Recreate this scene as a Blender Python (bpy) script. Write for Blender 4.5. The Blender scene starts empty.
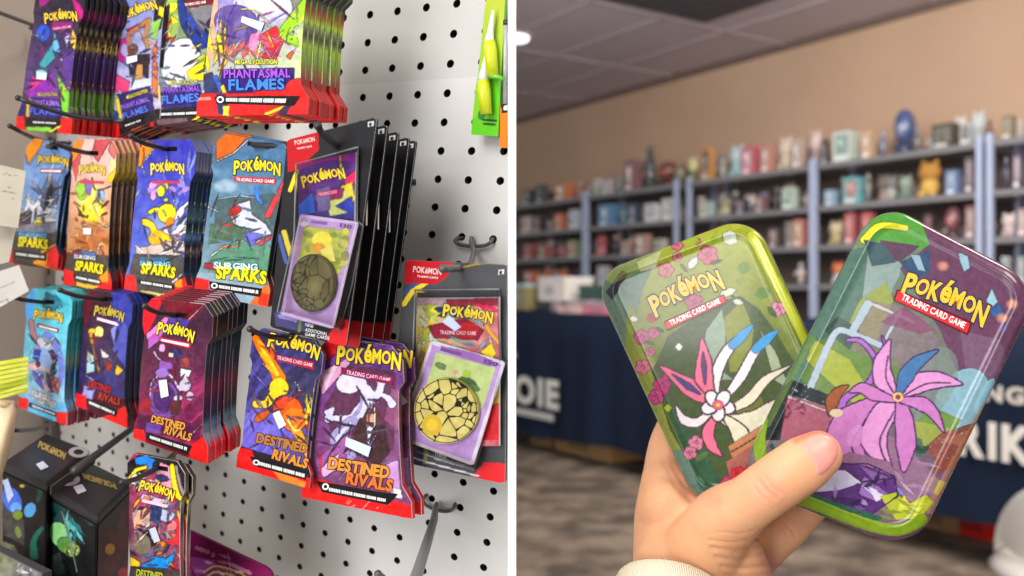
import bpy, bmesh, math, random
import numpy as np
from mathutils import Vector, Matrix
from mathutils.bvhtree import BVHTree

# ------------------------------------------------------------------ camera, world, lights, exposure
scene = bpy.context.scene
col = scene.collection
FPX = 900.0            # focal length in pixels of a 1024 x 576 frame
EYE = 1.10             # height of the lens above the floor
cam_d = bpy.data.cameras.new('camera')
cam_d.sensor_width = 36.0
cam_d.lens = 36.0 * FPX / 1024.0
cam_d.clip_start = 0.02
cam_d.dof.use_dof = True
cam_d.dof.focus_distance = 0.465
cam_d.dof.aperture_fstop = 8.0
cam = bpy.data.objects.new('camera', cam_d)
cam.location = (0, 0, EYE)
cam.rotation_euler = (math.radians(90), 0, 0)
col.objects.link(cam)
scene.camera = cam

world = bpy.data.worlds.new('world')
world.use_nodes = True
bgn = world.node_tree.nodes['Background']
bgn.inputs[0].default_value = (0.93, 0.96, 1.0, 1)
bgn.inputs[1].default_value = 0.45
scene.world = world

def area(name, loc, target, size, power, color=(1, 1, 1), size_y=None):
    l = bpy.data.lights.new(name, 'AREA')
    l.energy = power
    l.color = color
    l.size = size
    if size_y:
        l.shape = 'RECTANGLE'
        l.size_y = size_y
    o = bpy.data.objects.new(name, l)
    o.location = loc
    o.rotation_euler = (Vector(target) - Vector(loc)).to_track_quat('-Z', 'Y').to_euler()
    col.objects.link(o)
    return o

area('aisle_light', (-0.9, -1.0, 2.15), (-0.15, 0.5, 1.05), 1.1, 40, (1.0, 0.985, 0.96))
area('unseen_lamp', (0.95, -0.6, 2.3), (0.15, 0.45, 1.05), 0.5, 15, (1.0, 0.9, 0.78))  # unseen lamp aimed at the hand and tins
area('fill_light', (-1.7, -1.4, 0.75), (-0.1, 0.5, 1.0), 1.5, 38, (0.95, 0.97, 1.0))  # unseen fill added at low left to brighten the pegboard
area('store_light', (0.9, 3.6, 2.88), (1.6, 6.5, 1.2), 2.2, 148, (1.0, 0.94, 0.9))
area('unseen_lamp', (1.3, 0.75, 2.5), (1.5, 2.5, 0.5), 0.6, 38, (1.0, 0.94, 0.86))  # unseen lamp added above the white chair to brighten it
area('store_light', (2.6, 1.3, 2.88), (2.6, 4.2, 1.2), 1.6, 72, (1.0, 0.91, 0.8))

vs = scene.view_settings
vs.view_transform = 'Standard'
vs.look = 'None'
vs.gamma = 1.0
vs.use_curve_mapping = False
vs.exposure = 0.0

# ------------------------------------------------------------------ geometry of the view
def P(px, py, d):
    return Vector(((px - 512) / FPX * d, d, EYE - (py - 288) / FPX * d))

def to_px(p):
    return (512 + p[0] / p[1] * FPX, 288 + (EYE - p[2]) / p[1] * FPX)

def cam2w(x, y, z):
    return Vector((x, z, -y)).normalized()

RIGHT = -cam2w(-1192, -138, 900)         # along the pegboard, to the right
DOWN = cam2w(-0.129, 1, 0.229)
NB = RIGHT.cross(DOWN).normalized()      # board normal
if NB.y > 0:
    NB = -NB
BO = P(508, 288, 0.472)                  # a point on the board

def hit(px, py, o, n):
    r = P(px, py, 1.0) - Vector((0, 0, EYE))
    t = (o - Vector((0, 0, EYE))).dot(n) / r.dot(n)
    return Vector((0, 0, EYE)) + r * t

def lin(c):
    c = np.asarray(c, dtype=float) / 255.0
    return np.where(c <= 0.04045, c / 12.92, ((c + 0.055) / 1.055) ** 2.4)

# ------------------------------------------------------------------ materials
def newmat(name):
    m = bpy.data.materials.new(name)
    m.use_nodes = True
    nt = m.node_tree
    return m, nt, nt.nodes['Principled BSDF']

def attr_mat(name, rough, coat=0.0, metal=0.0, bump=0.0, bscale=300, spec=0.5, vary=0.0):
    m, nt, b = newmat(name)
    a = nt.nodes.new('ShaderNodeAttribute')
    a.attribute_name = 'Col'
    src = a.outputs['Color']
    if vary:
        tc = nt.nodes.new('ShaderNodeTexCoord')
        n2 = nt.nodes.new('ShaderNodeTexNoise')
        n2.inputs['Scale'].default_value = bscale * 0.2
        nt.links.new(tc.outputs['Object'], n2.inputs['Vector'])
        mx = nt.nodes.new('ShaderNodeMix')
        mx.data_type = 'RGBA'
        mx.blend_type = 'MULTIPLY'
        mx.inputs[0].default_value = vary
        nt.links.new(src, mx.inputs[6])
        nt.links.new(n2.outputs['Fac'], mx.inputs[7])
        src = mx.outputs[2]
    nt.links.new(src, b.inputs['Base Color'])
    b.inputs['Roughness'].default_value = rough
    b.inputs['Coat Weight'].default_value = coat
    b.inputs['Coat Roughness'].default_value = 0.08
    b.inputs['Metallic'].default_value = metal
    b.inputs['Specular IOR Level'].default_value = spec
    if bump:
        tc = nt.nodes.new('ShaderNodeTexCoord')
        n = nt.nodes.new('ShaderNodeTexNoise')
        n.inputs['Scale'].default_value = bscale
        bp = nt.nodes.new('ShaderNodeBump')
        bp.inputs['Strength'].default_value = bump
        bp.inputs['Distance'].default_value = 0.002
        nt.links.new(tc.outputs['Object'], n.inputs['Vector'])
        nt.links.new(n.outputs['Fac'], bp.inputs['Height'])
        nt.links.new(bp.outputs['Normal'], b.inputs['Normal'])
    return m

FOIL = attr_mat('printed foil sleeve', 0.34, 0.15, 0.0, 0.35, 120, 0.35)
CARD = attr_mat('printed card', 0.5, 0.04, 0, 0, 300, 0.3)
TIN = attr_mat('printed tin', 0.2, 0.22, 0.0, 0, 300, 0.28)
BLACKTIN = attr_mat('black tin', 0.4, 0.04, 0.0, 0, 300, 0.22)
MATTE = attr_mat('matte surface', 0.7)
PAINT = attr_mat('painted hardboard', 0.55, 0, 0, 0.05, 400, 0.3)
ROD = attr_mat('black coated wire', 0.35, 0.0)
CLOTH = attr_mat('woven cloth', 0.9, 0, 0, 0.3, 60, 0.2)
GLOSSY = attr_mat('glossy plastic', 0.25, 0.3)

def clear_mat():
    m = bpy.data.materials.new('clear plastic')
    m.use_nodes = True
    nt = m.node_tree
    nt.nodes.remove(nt.nodes['Principled BSDF'])
    t = nt.nodes.new('ShaderNodeBsdfTransparent')
    t.inputs[0].default_value = (0.95, 0.95, 0.95, 1)
    g = nt.nodes.new('ShaderNodeBsdfGlossy')
    g.inputs['Roughness'].default_value = 0.12
    fr = nt.nodes.new('ShaderNodeFresnel')
    fr.inputs[0].default_value = 1.45
    mx = nt.nodes.new('ShaderNodeMixShader')
    nt.links.new(fr.outputs[0], mx.inputs[0])
    nt.links.new(t.outputs[0], mx.inputs[1])
    nt.links.new(g.outputs[0], mx.inputs[2])
    nt.links.new(mx.outputs[0], nt.nodes['Material Output'].inputs[0])
    return m
CLEAR = clear_mat()

# ------------------------------------------------------------------ mesh builder
class MB:
    def __init__(s):
        s.v, s.f, s.c, s.sm = [], [], [], []
    def add(s, verts, faces, colr, smooth=False):
        o = len(s.v)
        s.v += [tuple(p) for p in verts]
        s.f += [tuple(i + o for i in f) for f in faces]
        cl = np.asarray(colr, dtype=float)
        if cl.ndim == 1:
            cl = np.tile(cl, (len(verts), 1))
        s.c += [tuple(x) for x in lin(cl)]
        s.sm += [smooth] * len(faces)
    def quad(s, a, b, c, d, colr):
        s.add([a, b, c, d], [(0, 1, 2, 3)], colr)
    def para(s, o, a, b, c, colr):
        """box from corner o and three edge vectors"""
        p = [o, o + a, o + a + b, o + b, o + c, o + a + c, o + a + b + c, o + b + c]
        fs = [(0, 3, 2, 1), (4, 5, 6, 7), (0, 1, 5, 4), (1, 2, 6, 5), (2, 3, 7, 6), (3, 0, 4, 7)]
        if a.cross(b).dot(c) < 0:
            fs = [f[::-1] for f in fs]
        for f in fs:
            s.add([p[i] for i in f], [(0, 1, 2, 3)], colr)
    def tube(s, pts, r, colr, seg=10, cap=True):
        pts = [Vector(p) for p in pts]
        n = len(pts)
        rs = r if isinstance(r, (list, tuple)) else [r] * n
        up = None
        V = []
        for i in range(n):
            t = (pts[min(i + 1, n - 1)] - pts[max(i - 1, 0)]).normalized()
            if up is None:
                up = t.orthogonal().normalized()
            up = (up - t * up.dot(t)).normalized()
            w = t.cross(up)
            for k in range(seg):
                a = 2 * math.pi * k / seg
                V.append(pts[i] + (up * math.cos(a) + w * math.sin(a)) * rs[i])
        Fs = []
        for i in range(n - 1):
            for k in range(seg):
                k2 = (k + 1) % seg
                Fs.append((i * seg + k, i * seg + k2, (i + 1) * seg + k2, (i + 1) * seg + k))
        if cap:
            Fs.append(tuple(range(seg))[::-1])
            Fs.append(tuple((n - 1) * seg + k for k in range(seg)))
        s.add(V, Fs, colr, True)
    def ball(s, c, r, colr, seg=14, rings=9, axes=None):
        rx, ry, rz = r if isinstance(r, (tuple, list)) else (r, r, r)
        ax = axes or (Vector((1, 0, 0)), Vector((0, 1, 0)), Vector((0, 0, 1)))
        V, Fs = [], []
        for i in range(rings + 1):
            th = math.pi * i / rings
            for k in range(seg):
                ph = 2 * math.pi * k / seg
                V.append(c + ax[0] * (rx * math.sin(th) * math.cos(ph)) + ax[1] * (ry * math.sin(th) * math.sin(ph)) + ax[2] * (rz * math.cos(th)))
        for i in range(rings):
            for k in range(seg):
                k2 = (k + 1) % seg
                Fs.append((i * seg + k, (i + 1) * seg + k, (i + 1) * seg + k2, i * seg + k2))
        s.add(V, Fs, colr, True)
    def prism(s, outline, ext, colr, side=None):
        """planar outline (3D points) extruded by vector ext"""
        n = len(outline)
        o = [Vector(p) for p in outline]
        q = [p + ext for p in o]
        nr = Vector((0, 0, 0))
        for i in range(n):
            nr += o[i].cross(o[(i + 1) % n])
        flip = nr.dot(ext) > 0
        f1, f2 = tuple(range(n)), tuple(range(n))[::-1]
        if flip:
            f1, f2 = f2, f1
        s.add(o, [f1], colr)
        s.add(q, [f2], colr)
        for i in range(n):
            j = (i + 1) % n
            f = (0, 1, 2, 3) if flip else (3, 2, 1, 0)
            s.add([o[i], o[j], q[j], q[i]], [f], side if side is not None else colr)
    def build(s, name, mat, parent=None, loc=None, under=None):
        L = Vector(parent.location) if parent is not None and loc is None else (Vector(loc) if loc is not None else Vector((0, 0, 0)))
        me = bpy.data.meshes.new(name)
        arr = np.asarray(s.v, dtype=np.float64) - np.array(L)
        me.from_pydata(arr.tolist(), [], s.f)
        a = me.attributes.new('Col', 'FLOAT_COLOR', 'POINT')
        cc = np.ones((len(s.v), 4), dtype=np.float32)
        cc[:, :3] = np.asarray(s.c)
        a.data.foreach_set('color', cc.ravel())
        me.polygons.foreach_set('use_smooth', s.sm)
        me.materials.append(mat)
        me.update()
        o = bpy.data.objects.new(name, me)
        col.objects.link(o)
        if parent is not None:
            o.parent = under or parent      # a sub-part hangs on its part
        else:
            o.location = L
        return o

USED = set()
def tag(o, label, cat, group=None, kind=None):
    if label:
        if label in USED:
            print('DUPLICATE LABEL', label)
        USED.add(label)
        o['label'] = label
    if cat:
        o['category'] = cat
    if group:
        o['group'] = group
    if kind:
        o['kind'] = kind
    return o

def empty(name, loc, label, cat, group=None):
    o = bpy.data.objects.new(name, None)
    o.empty_display_size = 0.02
    o.location = loc
    col.objects.link(o)
    return tag(o, label, cat, group)

def copy_tree(o, parent=None):
    c = o.copy()
    col.objects.link(c)
    if parent is not None:
        c.parent = parent
    for ch in o.children:
        copy_tree(ch, c)
    return c

def struct(o):
    o['kind'] = 'structure'
    return o

# ------------------------------------------------------------------ lettering
GL = {}
def glyph(ch, off):
    key = (ch, off)
    if key not in GL:
        cu = bpy.data.curves.new('letters', 'FONT')
        cu.body = ch
        cu.size = 1.0
        cu.offset = off
        cu.resolution_u = 3
        ob = bpy.data.objects.new('letters', cu)
        me = bpy.data.meshes.new_from_object(ob)
        v = np.array([(p.co.x, p.co.y) for p in me.vertices]).reshape(-1, 2)
        f = [tuple(p.vertices) for p in me.polygons]
        bpy.data.objects.remove(ob)
        bpy.data.curves.remove(cu)
        bpy.data.meshes.remove(me)
        GL[key] = (v, f)
    return GL[key]

CAP = 0.70
def text_layout(s, off, bounce=None, track=0.17):
    """list of (verts in units of cap height, faces), total width"""
    x = 0.0
    out = []
    for i, ch in enumerate(s):
        if ch == ' ':
            x += 0.45
            continue
        v0, _ = glyph(ch, 0.0)
        mn, mx = v0[:, 0].min(), v0[:, 0].max()
        v, f = glyph(ch, off)
        sc, dy, sx = bounce[i] if bounce else (1.0, 0.0, 1.0)
        w = v.copy()
        w[:, 0] = (w[:, 0] - mn) / CAP * sc * sx + x
        w[:, 1] = w[:, 1] / CAP * sc + dy
        out.append((w, f))
        x += (mx - mn) / CAP * sc * sx + track
    return out, x - track

# ------------------------------------------------------------------ printed sheets
class Sheet:
    """A printed sheet that hangs in a plane; quad = its four corners as seen, d = distance"""
    def __init__(s, quad, d, n=None, L=None, R=None, bul=None, res=1.25):
        s.n = NB if n is None else n
        cx = sum(q[0] for q in quad) / 4
        cy = sum(q[1] for q in quad) / 4
        s.o = P(cx, cy, d)
        s.q = [hit(x, y, s.o, s.n) for x, y in quad]
        s.bul = bul or (lambda u, v: 0 * u)
        wpx = math.hypot(quad[1][0] - quad[0][0], quad[1][1] - quad[0][1])
        hpx = math.hypot(quad[3][0] - quad[0][0], quad[3][1] - quad[0][1])
        nu, nv = max(6, int(wpx * res)), max(6, int(hpx * res))
        t = np.linspace(0, 1, nu + 1)
        V = np.linspace(0, 1, nv + 1)
        Lv = np.interp(V, [a for a, _ in L], [b for _, b in L]) if isinstance(L, list) else (L(V) if L else 0 * V)
        Rv = np.interp(V, [a for a, _ in R], [b for _, b in R]) if isinstance(R, list) else (R(V) if R else 0 * V + 1)
        s.U = Lv[:, None] + t[None, :] * (Rv - Lv)[:, None]
        s.V = np.repeat(V[:, None], nu + 1, 1)
        s.nu, s.nv = nu, nv
        A, B, C, D = [np.array(p) for p in s.q]
        u, v = s.U[..., None], s.V[..., None]
        base = (A * (1 - u) + B * u) * (1 - v) + (D * (1 - u) + C * u) * v
        s.Pw = base + np.array(s.n) * s.bul(s.U, s.V)[..., None]
        s.X = 512 + s.Pw[..., 0] / s.Pw[..., 1] * FPX
        s.Y = 288 + (EYE - s.Pw[..., 2]) / s.Pw[..., 1] * FPX
        s.rgb = np.zeros(s.X.shape + (3,)) + 128.0
        s.wpx = wpx
        s.ea, s.eb = Vector((B + C - A - D) / 2), Vector((D + C - A - B) / 2)
        s.mid = Vector((A + B + C + D) / 4)
        s.tx = MB()
        s.lift = 0.00025
        s.rng = np.random.RandomState(int(abs(cx * 7 + cy * 13)) % 99991)
    def at(s, px, py, lift=0.0):
        p = hit(px, py, s.o, s.n)
        for _ in range(2):
            r = p - s.mid
            ea, eb = s.ea, s.eb
            aa, ab, bb = ea.dot(ea), ea.dot(eb), eb.dot(eb)
            ra, rb = r.dot(ea), r.dot(eb)
            det = aa * bb - ab * ab
            u = 0.5 + (ra * bb - rb * ab) / det
            v = 0.5 + (rb * aa - ra * ab) / det
            h = float(s.bul(np.float64(min(max(u, 0), 1)), np.float64(min(max(v, 0), 1)))) + lift
            p = hit(px, py, s.o + s.n * h, s.n)
        return p
    # --- painting (coordinates as seen in the frame)
    def _mix(s, m, c, a=1.0):
        m = (m * a)[..., None] if m.dtype != bool else (m[..., None] * a)
        s.rgb = s.rgb * (1 - m) + np.asarray(c, dtype=float) * m
    def fill(s, c):
        s.rgb[:] = c
        return s
    def grad(s, p0, c0, p1, c1):
        d = np.array(p1, float) - np.array(p0, float)
        t = np.clip(((s.X - p0[0]) * d[0] + (s.Y - p0[1]) * d[1]) / (d @ d), 0, 1)[..., None]
        s.rgb = np.asarray(c0, float) * (1 - t) + np.asarray(c1, float) * t
        return s
    def p(s, pts, c, a=1.0):
        X, Y = s.X, s.Y
        m = np.zeros(X.shape, bool)
        n = len(pts)
        for i in range(n):
            x1, y1 = pts[i]
            x2, y2 = pts[(i + 1) % n]
            if y1 == y2:
                continue
            cnd = ((y1 > Y) != (y2 > Y)) & (X < (x2 - x1) * (Y - y1) / (y2 - y1) + x1)
            m ^= cnd
        s._mix(m, c, a)
        return s
    def e(s, x, y, rx, ry, c, rot=0.0, a=1.0, soft=0.0):
        cs, sn = math.cos(rot), math.sin(rot)
        dx, dy = s.X - x, s.Y - y
        q = ((dx * cs + dy * sn) / rx) ** 2 + ((-dx * sn + dy * cs) / ry) ** 2
        if soft:
            m = np.clip((1 - q) / soft, 0, 1)
        else:
            m = q < 1
        s._mix(m, c, a)
        return s
    def l(s, pts, w, c, a=1.0):
        m = np.zeros(s.X.shape, bool)
        ws = w if isinstance(w, (list, tuple)) else (w, w)
        n = len(pts) - 1
        for i in range(n):
            x1, y1 = pts[i]
            x2, y2 = pts[i + 1]
            dx, dy = x2 - x1, y2 - y1
            t = np.clip(((s.X - x1) * dx + (s.Y - y1) * dy) / (dx * dx + dy * dy + 1e-9), 0, 1)
            dd = np.hypot(s.X - x1 - t * dx, s.Y - y1 - t * dy)
            ww = np.interp((i + t) / n, np.linspace(0, 1, len(ws)), ws)
            m |= dd < ww / 2
        s._mix(m, c, a)
        return s
    def curve(s, pts, w, c, a=1.0, n=22):
        """smooth line through control points"""
        k = [pts[0]] + list(pts) + [pts[-1]]
        out = []
        for i in range(1, len(k) - 2):
            for j in range(n // max(1, len(pts) - 1) + 1):
                t = j / (n // max(1, len(pts) - 1) + 1)
                p0, p1, p2, p3 = [np.array(q, float) for q in k[i - 1:i + 3]]
                out.append(0.5 * (2 * p1 + (p2 - p0) * t + (2 * p0 - 5 * p1 + 4 * p2 - p3) * t * t + (3 * p1 - p0 - 3 * p2 + p3) * t ** 3))
        out.append(np.array(pts[-1], float))
        return s.l(out, w, c, a)
    def streak(s, ang, cols, scale, a=0.6, box=None):
        """bands of colour along a direction"""
        t = (-math.sin(ang) * s.X + math.cos(ang) * s.Y) / scale
        k = np.floor(t).astype(int)
        r = np.random.RandomState(7).randint(0, len(cols), 4000)
        cc = np.asarray(cols, float)[r[k % 4000]]
        m = np.ones(s.X.shape) * a
        if box is not None:
            x0, y0, x1, y1 = box
            m = m * ((s.X > x0) & (s.X < x1) & (s.Y > y0) & (s.Y < y1))
        s.rgb = s.rgb * (1 - m[..., None]) + cc * m[..., None]
        return s
    def speck(s, n, cols, r0, r1, box, a=0.8):
        for i in range(n):
            x = s.rng.uniform(box[0], box[2])
            y = s.rng.uniform(box[1], box[3])
            c = cols[s.rng.randint(len(cols))]
            s.e(x, y, s.rng.uniform(r0, r1), s.rng.uniform(r0, r1), c, s.rng.uniform(0, 3), a)
        return s
    def shard(s, n, cols, ln, w, box, a=0.85, ang=None, spread=0.5):
        """tapering abstract splinters"""
        for i in range(n):
            x = s.rng.uniform(box[0], box[2])
            y = s.rng.uniform(box[1], box[3])
            c = cols[s.rng.randint(len(cols))]
            an = s.rng.uniform(0, 6.28) if ang is None else ang + s.rng.uniform(-spread, spread)
            l_ = s.rng.uniform(0.5, 1.2) * ln
            dx, dy = math.cos(an) * l_, math.sin(an) * l_
            nx, ny = -math.sin(an) * w, math.cos(an) * w
            s.p([(x - dx, y - dy), (x + nx, y + ny), (x + dx, y + dy), (x - nx, y - ny)], c, a)
        return s
    def cloud(s, scale, amt):
        g = s.rng.uniform(-1, 1, (64, 64))
        x = (s.X / scale) % 62
        y = (s.Y / scale) % 62
        i, j = x.astype(int), y.astype(int)
        fx, fy = x - i, y - j
        fx, fy = fx * fx * (3 - 2 * fx), fy * fy * (3 - 2 * fy)
        nz = (g[j, i] * (1 - fx) + g[j, i + 1] * fx) * (1 - fy) + (g[j + 1, i] * (1 - fx) + g[j + 1, i + 1] * fx) * fy
        s.rgb = np.clip(s.rgb + nz[..., None] * amt, 0, 255)
        return s
    # --- lettering, set into the same mesh
    def txt(s, st, a, b, h, c, out=None, ow=0.06, off=0.02, arc=0.0, lean=0.0, lift=None, bounce=None):
        ax = np.array(b, float) - np.array(a, float)
        w = np.hypot(*ax)
        ex = ax / w
        up = np.array((ex[1], -ex[0])) + ex * lean
        lift = s.lift if lift is None else lift
        lay, tw = text_layout(st, off, bounce)
        layers = []
        if out is not None:
            layers.append((text_layout(st, ow, bounce)[0], out, lift))
            lift += 0.0002
        layers.append((lay, c, lift))
        for lt, cc, lf in layers:
            for v, f in lt:
                pts = []
                for x, y in v:
                    t = x / tw
                    q = np.array(a, float) + ex * (t * w) + up * (y * h + arc * h * math.sin(math.pi * min(max(t, 0), 1)))
                    pts.append(s.at(q[0], q[1], lf))
                if f:
                    s.tx.add(pts, f, cc)
        return s
    def logo(s, a, b, h, c=(250, 205, 40), out=(28, 40, 95), arc=0.22, lean=0.0, lift=None):
        bounce = [(1.28, -0.2, 1.0), (0.86, 0.05, 1.0), (1.05, -0.1, 0.9), (1.3, 0.02, 0.95), (1.0, -0.02, 0.95), (0.88, 0.05, 1.0), (1.22, -0.28, 0.85)]
        return s.txt('POKéMON', a, b, h * .92, c, out, 0.095, 0.036, arc, lean, lift, bounce)
    def bar(s, quad, c, lift=None, words=False):
        if words:   # a line of print too small to read: letter-sized dashes
            A, B, C, D = [np.array(q, float) for q in quad]
            ln = np.hypot(*(B - A))
            x = 0.0
            k = 0
            while x < ln - .7:
                w = s.rng.uniform(.8, 1.7)
                a, b = x / ln, min(1, (x + w) / ln)
                s.bar([A + (B - A) * a, A + (B - A) * b, D + (C - D) * b, D + (C - D) * a], c, lift)
                k += 1
                x += w + (1.3 if k % 7 == 0 else .38)
            return s
        lf = (s.lift if lift is None else lift) - 0.0001
        s.tx.add([s.at(x, y, lf) for x, y in quad], [tuple(range(len(quad)))], c)
        return s
    def ink(s, k=.5, grain=9, sat=1.0):
        """printed look: dark key lines where colours meet, fine grain, fuller colour"""
        a = s.rgb
        gx = np.zeros(a.shape[:2])
        gx[:, 1:-1] += np.abs(a[:, 2:] - a[:, :-2]).sum(2)
        gx[1:-1, :] += np.abs(a[2:] - a[:-2]).sum(2)
        m = np.clip((gx - 120) / 260, 0, 1) * k
        m[s.V > .86] *= .25
        s.rgb = a * (1 - m[..., None]) + np.array((26., 20., 34.)) * m[..., None]
        g = s.rgb.mean(2, keepdims=True)
        s.rgb = np.clip(g + (s.rgb - g) * sat, 0, 255)
        s.cloud(2.6, grain).cloud(4.5, grain)
        return s
    # --- to mesh
    def into(s, mb, thick, edge=(225, 225, 220), side=None, back=(200, 200, 195)):
        nu, nv = s.nu, s.nv
        V = s.Pw.reshape(-1, 3)
        W = nu + 1
        Fs = []
        flip = (Vector(s.Pw[0, 1] - s.Pw[0, 0]) if False else s.ea).cross(s.eb).dot(s.n) < 0
        for j in range(nv):
            for i in range(nu):
                f = (j * W + i, j * W + i + 1, (j + 1) * W + i + 1, (j + 1) * W + i)
                Fs.append(f[::-1] if flip else f)
        mb.add(V, Fs, s.rgb.reshape(-1, 3), True)
        # rim
        idx = [(0, i) for i in range(W)] + [(j, nu) for j in range(1, nv + 1)] + [(nv, i) for i in range(nu - 1, -1, -1)] + [(j, 0) for j in range(nv - 1, 0, -1)]
        ring = [Vector(s.Pw[j, i]) for j, i in idx]
        ys = [s.Y[j, i] for j, i in idx]
        m = len(ring)
        nn = s.n
        rings = [(0.0, edge), (-0.16 * thick, edge), (-0.17 * thick, side), (-thick, side)]
        for (d0, c0), (d1, c1) in zip(rings[:-1], rings[1:]):
            if d0 == -0.16 * thick:
                d1, c1 = -0.17 * thick, edge
            vv = [p + nn * d0 for p in ring] + [p + nn * d1 for p in ring]
            cc = c1 if c1 is not None else edge
            if callable(cc):
                cl = np.array([cc(y) for y in ys] * 2, float)
            else:
                cl = cc
            ff = []
            for i in range(m):
                j = (i + 1) % m
                f = (i, j, m + j, m + i)
                ff.append(f if flip else f[::-1])
            mb.add(vv, ff, cl)
        mb.add([p - nn * thick for p in ring], [tuple(range(m)) if flip else tuple(range(m))[::-1]], back)
        if s.tx.v:
            o = len(mb.v)
            mb.v += s.tx.v
            mb.f += [tuple(i + o for i in f) for f in s.tx.f]
            mb.c += s.tx.c
            mb.sm += s.tx.sm
        return mb

def ramp(*stops):
    ys = [a for a, _ in stops]
    cs = np.array([b for _, b in stops], float)
    return lambda y: [float(np.interp(y, ys, cs[:, k])) for k in range(3)]

def plate(sheet, quad, lift, thick, c, edge=None):
    """small flat rectangle stuck on a sheet"""
    mb = MB()
    top = [sheet.at(x, y, lift) for x, y in quad]
    mb.prism(top, -sheet.n * thick, c, edge or c)
    return mb

# ================================================================== THE SETTING
random.seed(5)
U = Vector((0.551, -0.834, 0)).normalized()      # along the back wall, to the right and nearer
NW = Vector((-0.834, -0.551, 0)).normalized()    # out of the back wall
Z = Vector((0, 0, 1))

def along(d0, px, z=0.0, out=0.0):
    """a point of the plane parallel to the back wall that lies d0 away at the left edge"""
    d = d0 * 599.0 / (px + 83.0)
    return Vector(((px - 512) / FPX * d, d, z)) + NW * out

def proc_noise_mat(name, c1, c2, scale, rough, detail=4, bump=0.0):
    m, nt, b = newmat(name)
    tc = nt.nodes.new('ShaderNodeTexCoord')
    n = nt.nodes.new('ShaderNodeTexNoise')
    n.inputs['Scale'].default_value = scale
    n.inputs['Detail'].default_value = detail
    r = nt.nodes.new('ShaderNodeValToRGB')
    r.color_ramp.elements[0].position = 0.38
    r.color_ramp.elements[1].position = 0.66
    r.color_ramp.elements[0].color = (*lin(c1), 1)
    r.color_ramp.elements[1].color = (*lin(c2), 1)
    nt.links.new(tc.outputs['Object'], n.inputs['Vector'])
    nt.links.new(n.outputs['Fac'], r.inputs['Fac'])
    nt.links.new(r.outputs['Color'], b.inputs['Base Color'])
    b.inputs['Roughness'].default_value = rough
    if bump:
        bp = nt.nodes.new('ShaderNodeBump')
        bp.inputs['Strength'].default_value = bump
        nt.links.new(n.outputs['Fac'], bp.inputs['Height'])
        nt.links.new(bp.outputs['Normal'], b.inputs['Normal'])
    return m

FLOORM = proc_noise_mat('mottled carpet', (80, 70, 62), (142, 127, 110), 5.0, 0.85, 5, 0.1)
WALLM = proc_noise_mat('tan wall paint', (190, 159, 134), (196, 166, 140), 1.3, 0.8)
CEILM = proc_noise_mat('ceiling tile', (210, 198, 206), (217, 205, 212), 25, 0.9)
PANELM = proc_noise_mat('beige side panel', (216, 202, 190), (224, 211, 199), 4, 0.6)

def slab(name, pts, ext, mat):
    mb = MB()
    mb.prism(pts, ext, (200, 200, 200))
    o = mb.build(name, mat)
    return struct(o)

# store floor, back wall, ceiling
slab('floor', [Vector((-6, -4, 0)), Vector((9, -4, 0)), Vector((9, 16, 0)), Vector((-6, 16, 0))], Vector((0, 0, -0.1)), FLOORM)
wl0 = along(9.9, 516) - U * 5.0
wl1 = along(9.9, 1024) + U * 4.0
slab('wall_back', [wl0, wl1, wl1 + Z * 2.95, wl0 + Z * 2.95], -NW * 0.12, WALLM)
CZ = 2.95
def ceil_pt(px, py):
    d = (CZ - EYE) * FPX / (288 - py)
    return P(px, py, d)
slab('ceiling', [Vector((-6, -4, CZ)), Vector((9, -4, CZ)), Vector((9, 16, CZ)), Vector((-6, 16, CZ))], Vector((0, 0, 0.1)), CEILM)
# ceiling grid
mb = MB()
c0 = along(9.9, 516) + Z * CZ
for i in range(-6, 16):
    o = c0 + U * (i * 1.22)
    mb.para(o - Z * 0.006, NW * 9.0, U * 0.024, Z * 0.006, (198, 186, 193))
for j in range(1, 12):
    o = c0 + NW * (j * 0.62) - U * 4
    mb.para(o - Z * 0.006, U * 14.0, NW * 0.024, Z * 0.006, (198, 186, 193))
o = mb.build('trim_1', MATTE)
struct(o)
mb = MB()
mb.para(wl0 + Z * (CZ - 0.05), (wl1 - wl0), NW * 0.02, Z * 0.05, (110, 92, 84))
struct(mb.build('trim_2', MATTE))

# dark air vent and a round ceiling lamp
va = ceil_pt(705, 21)
rt = empty('ceiling_vent', va - Z * 0.02, 'dark grey square air vent set in the tiled ceiling', 'vent')
mb = MB()
a_, b_ = -U * 0.02 + NW * 0.0, U * 0.62
mb.para(va - Z * 0.012, U * 0.75, NW * 1.1, Z * 0.012, (92, 86, 92))
mb.build('vent_frame', MATTE, rt)
for k in range(9):
    mb = MB()
    mb.para(va + NW * (0.06 + 0.115 * k) + U * 0.05 - Z * 0.022, U * 0.65, NW * 0.07, Z * 0.008, (82, 77, 84))
    mb.build('slat', MATTE, rt)
em = bpy.data.materials.new('lamp glow')
em.use_nodes = True
en = em.node_tree.nodes['Principled BSDF']
en.inputs['Emission Color'].default_value = (1, 0.98, 0.94, 1)
en.inputs['Emission Strength'].default_value = 2.2
lp = ceil_pt(515, 36)
rt = empty('ceiling_light', lp, 'round white recessed lamp glowing in the grey ceiling', 'light')
mb = MB()
mb.tube([lp - Z * 0.03, lp + Z * 0.0], 0.1, (255, 255, 255), 24)
mb.build('diffuser', em, rt)
mb = MB()
mb.tube([lp - Z * 0.012, lp], [0.13, 0.135], (200, 195, 195), 24)
mb.build('trim_ring', MATTE, rt)

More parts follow.
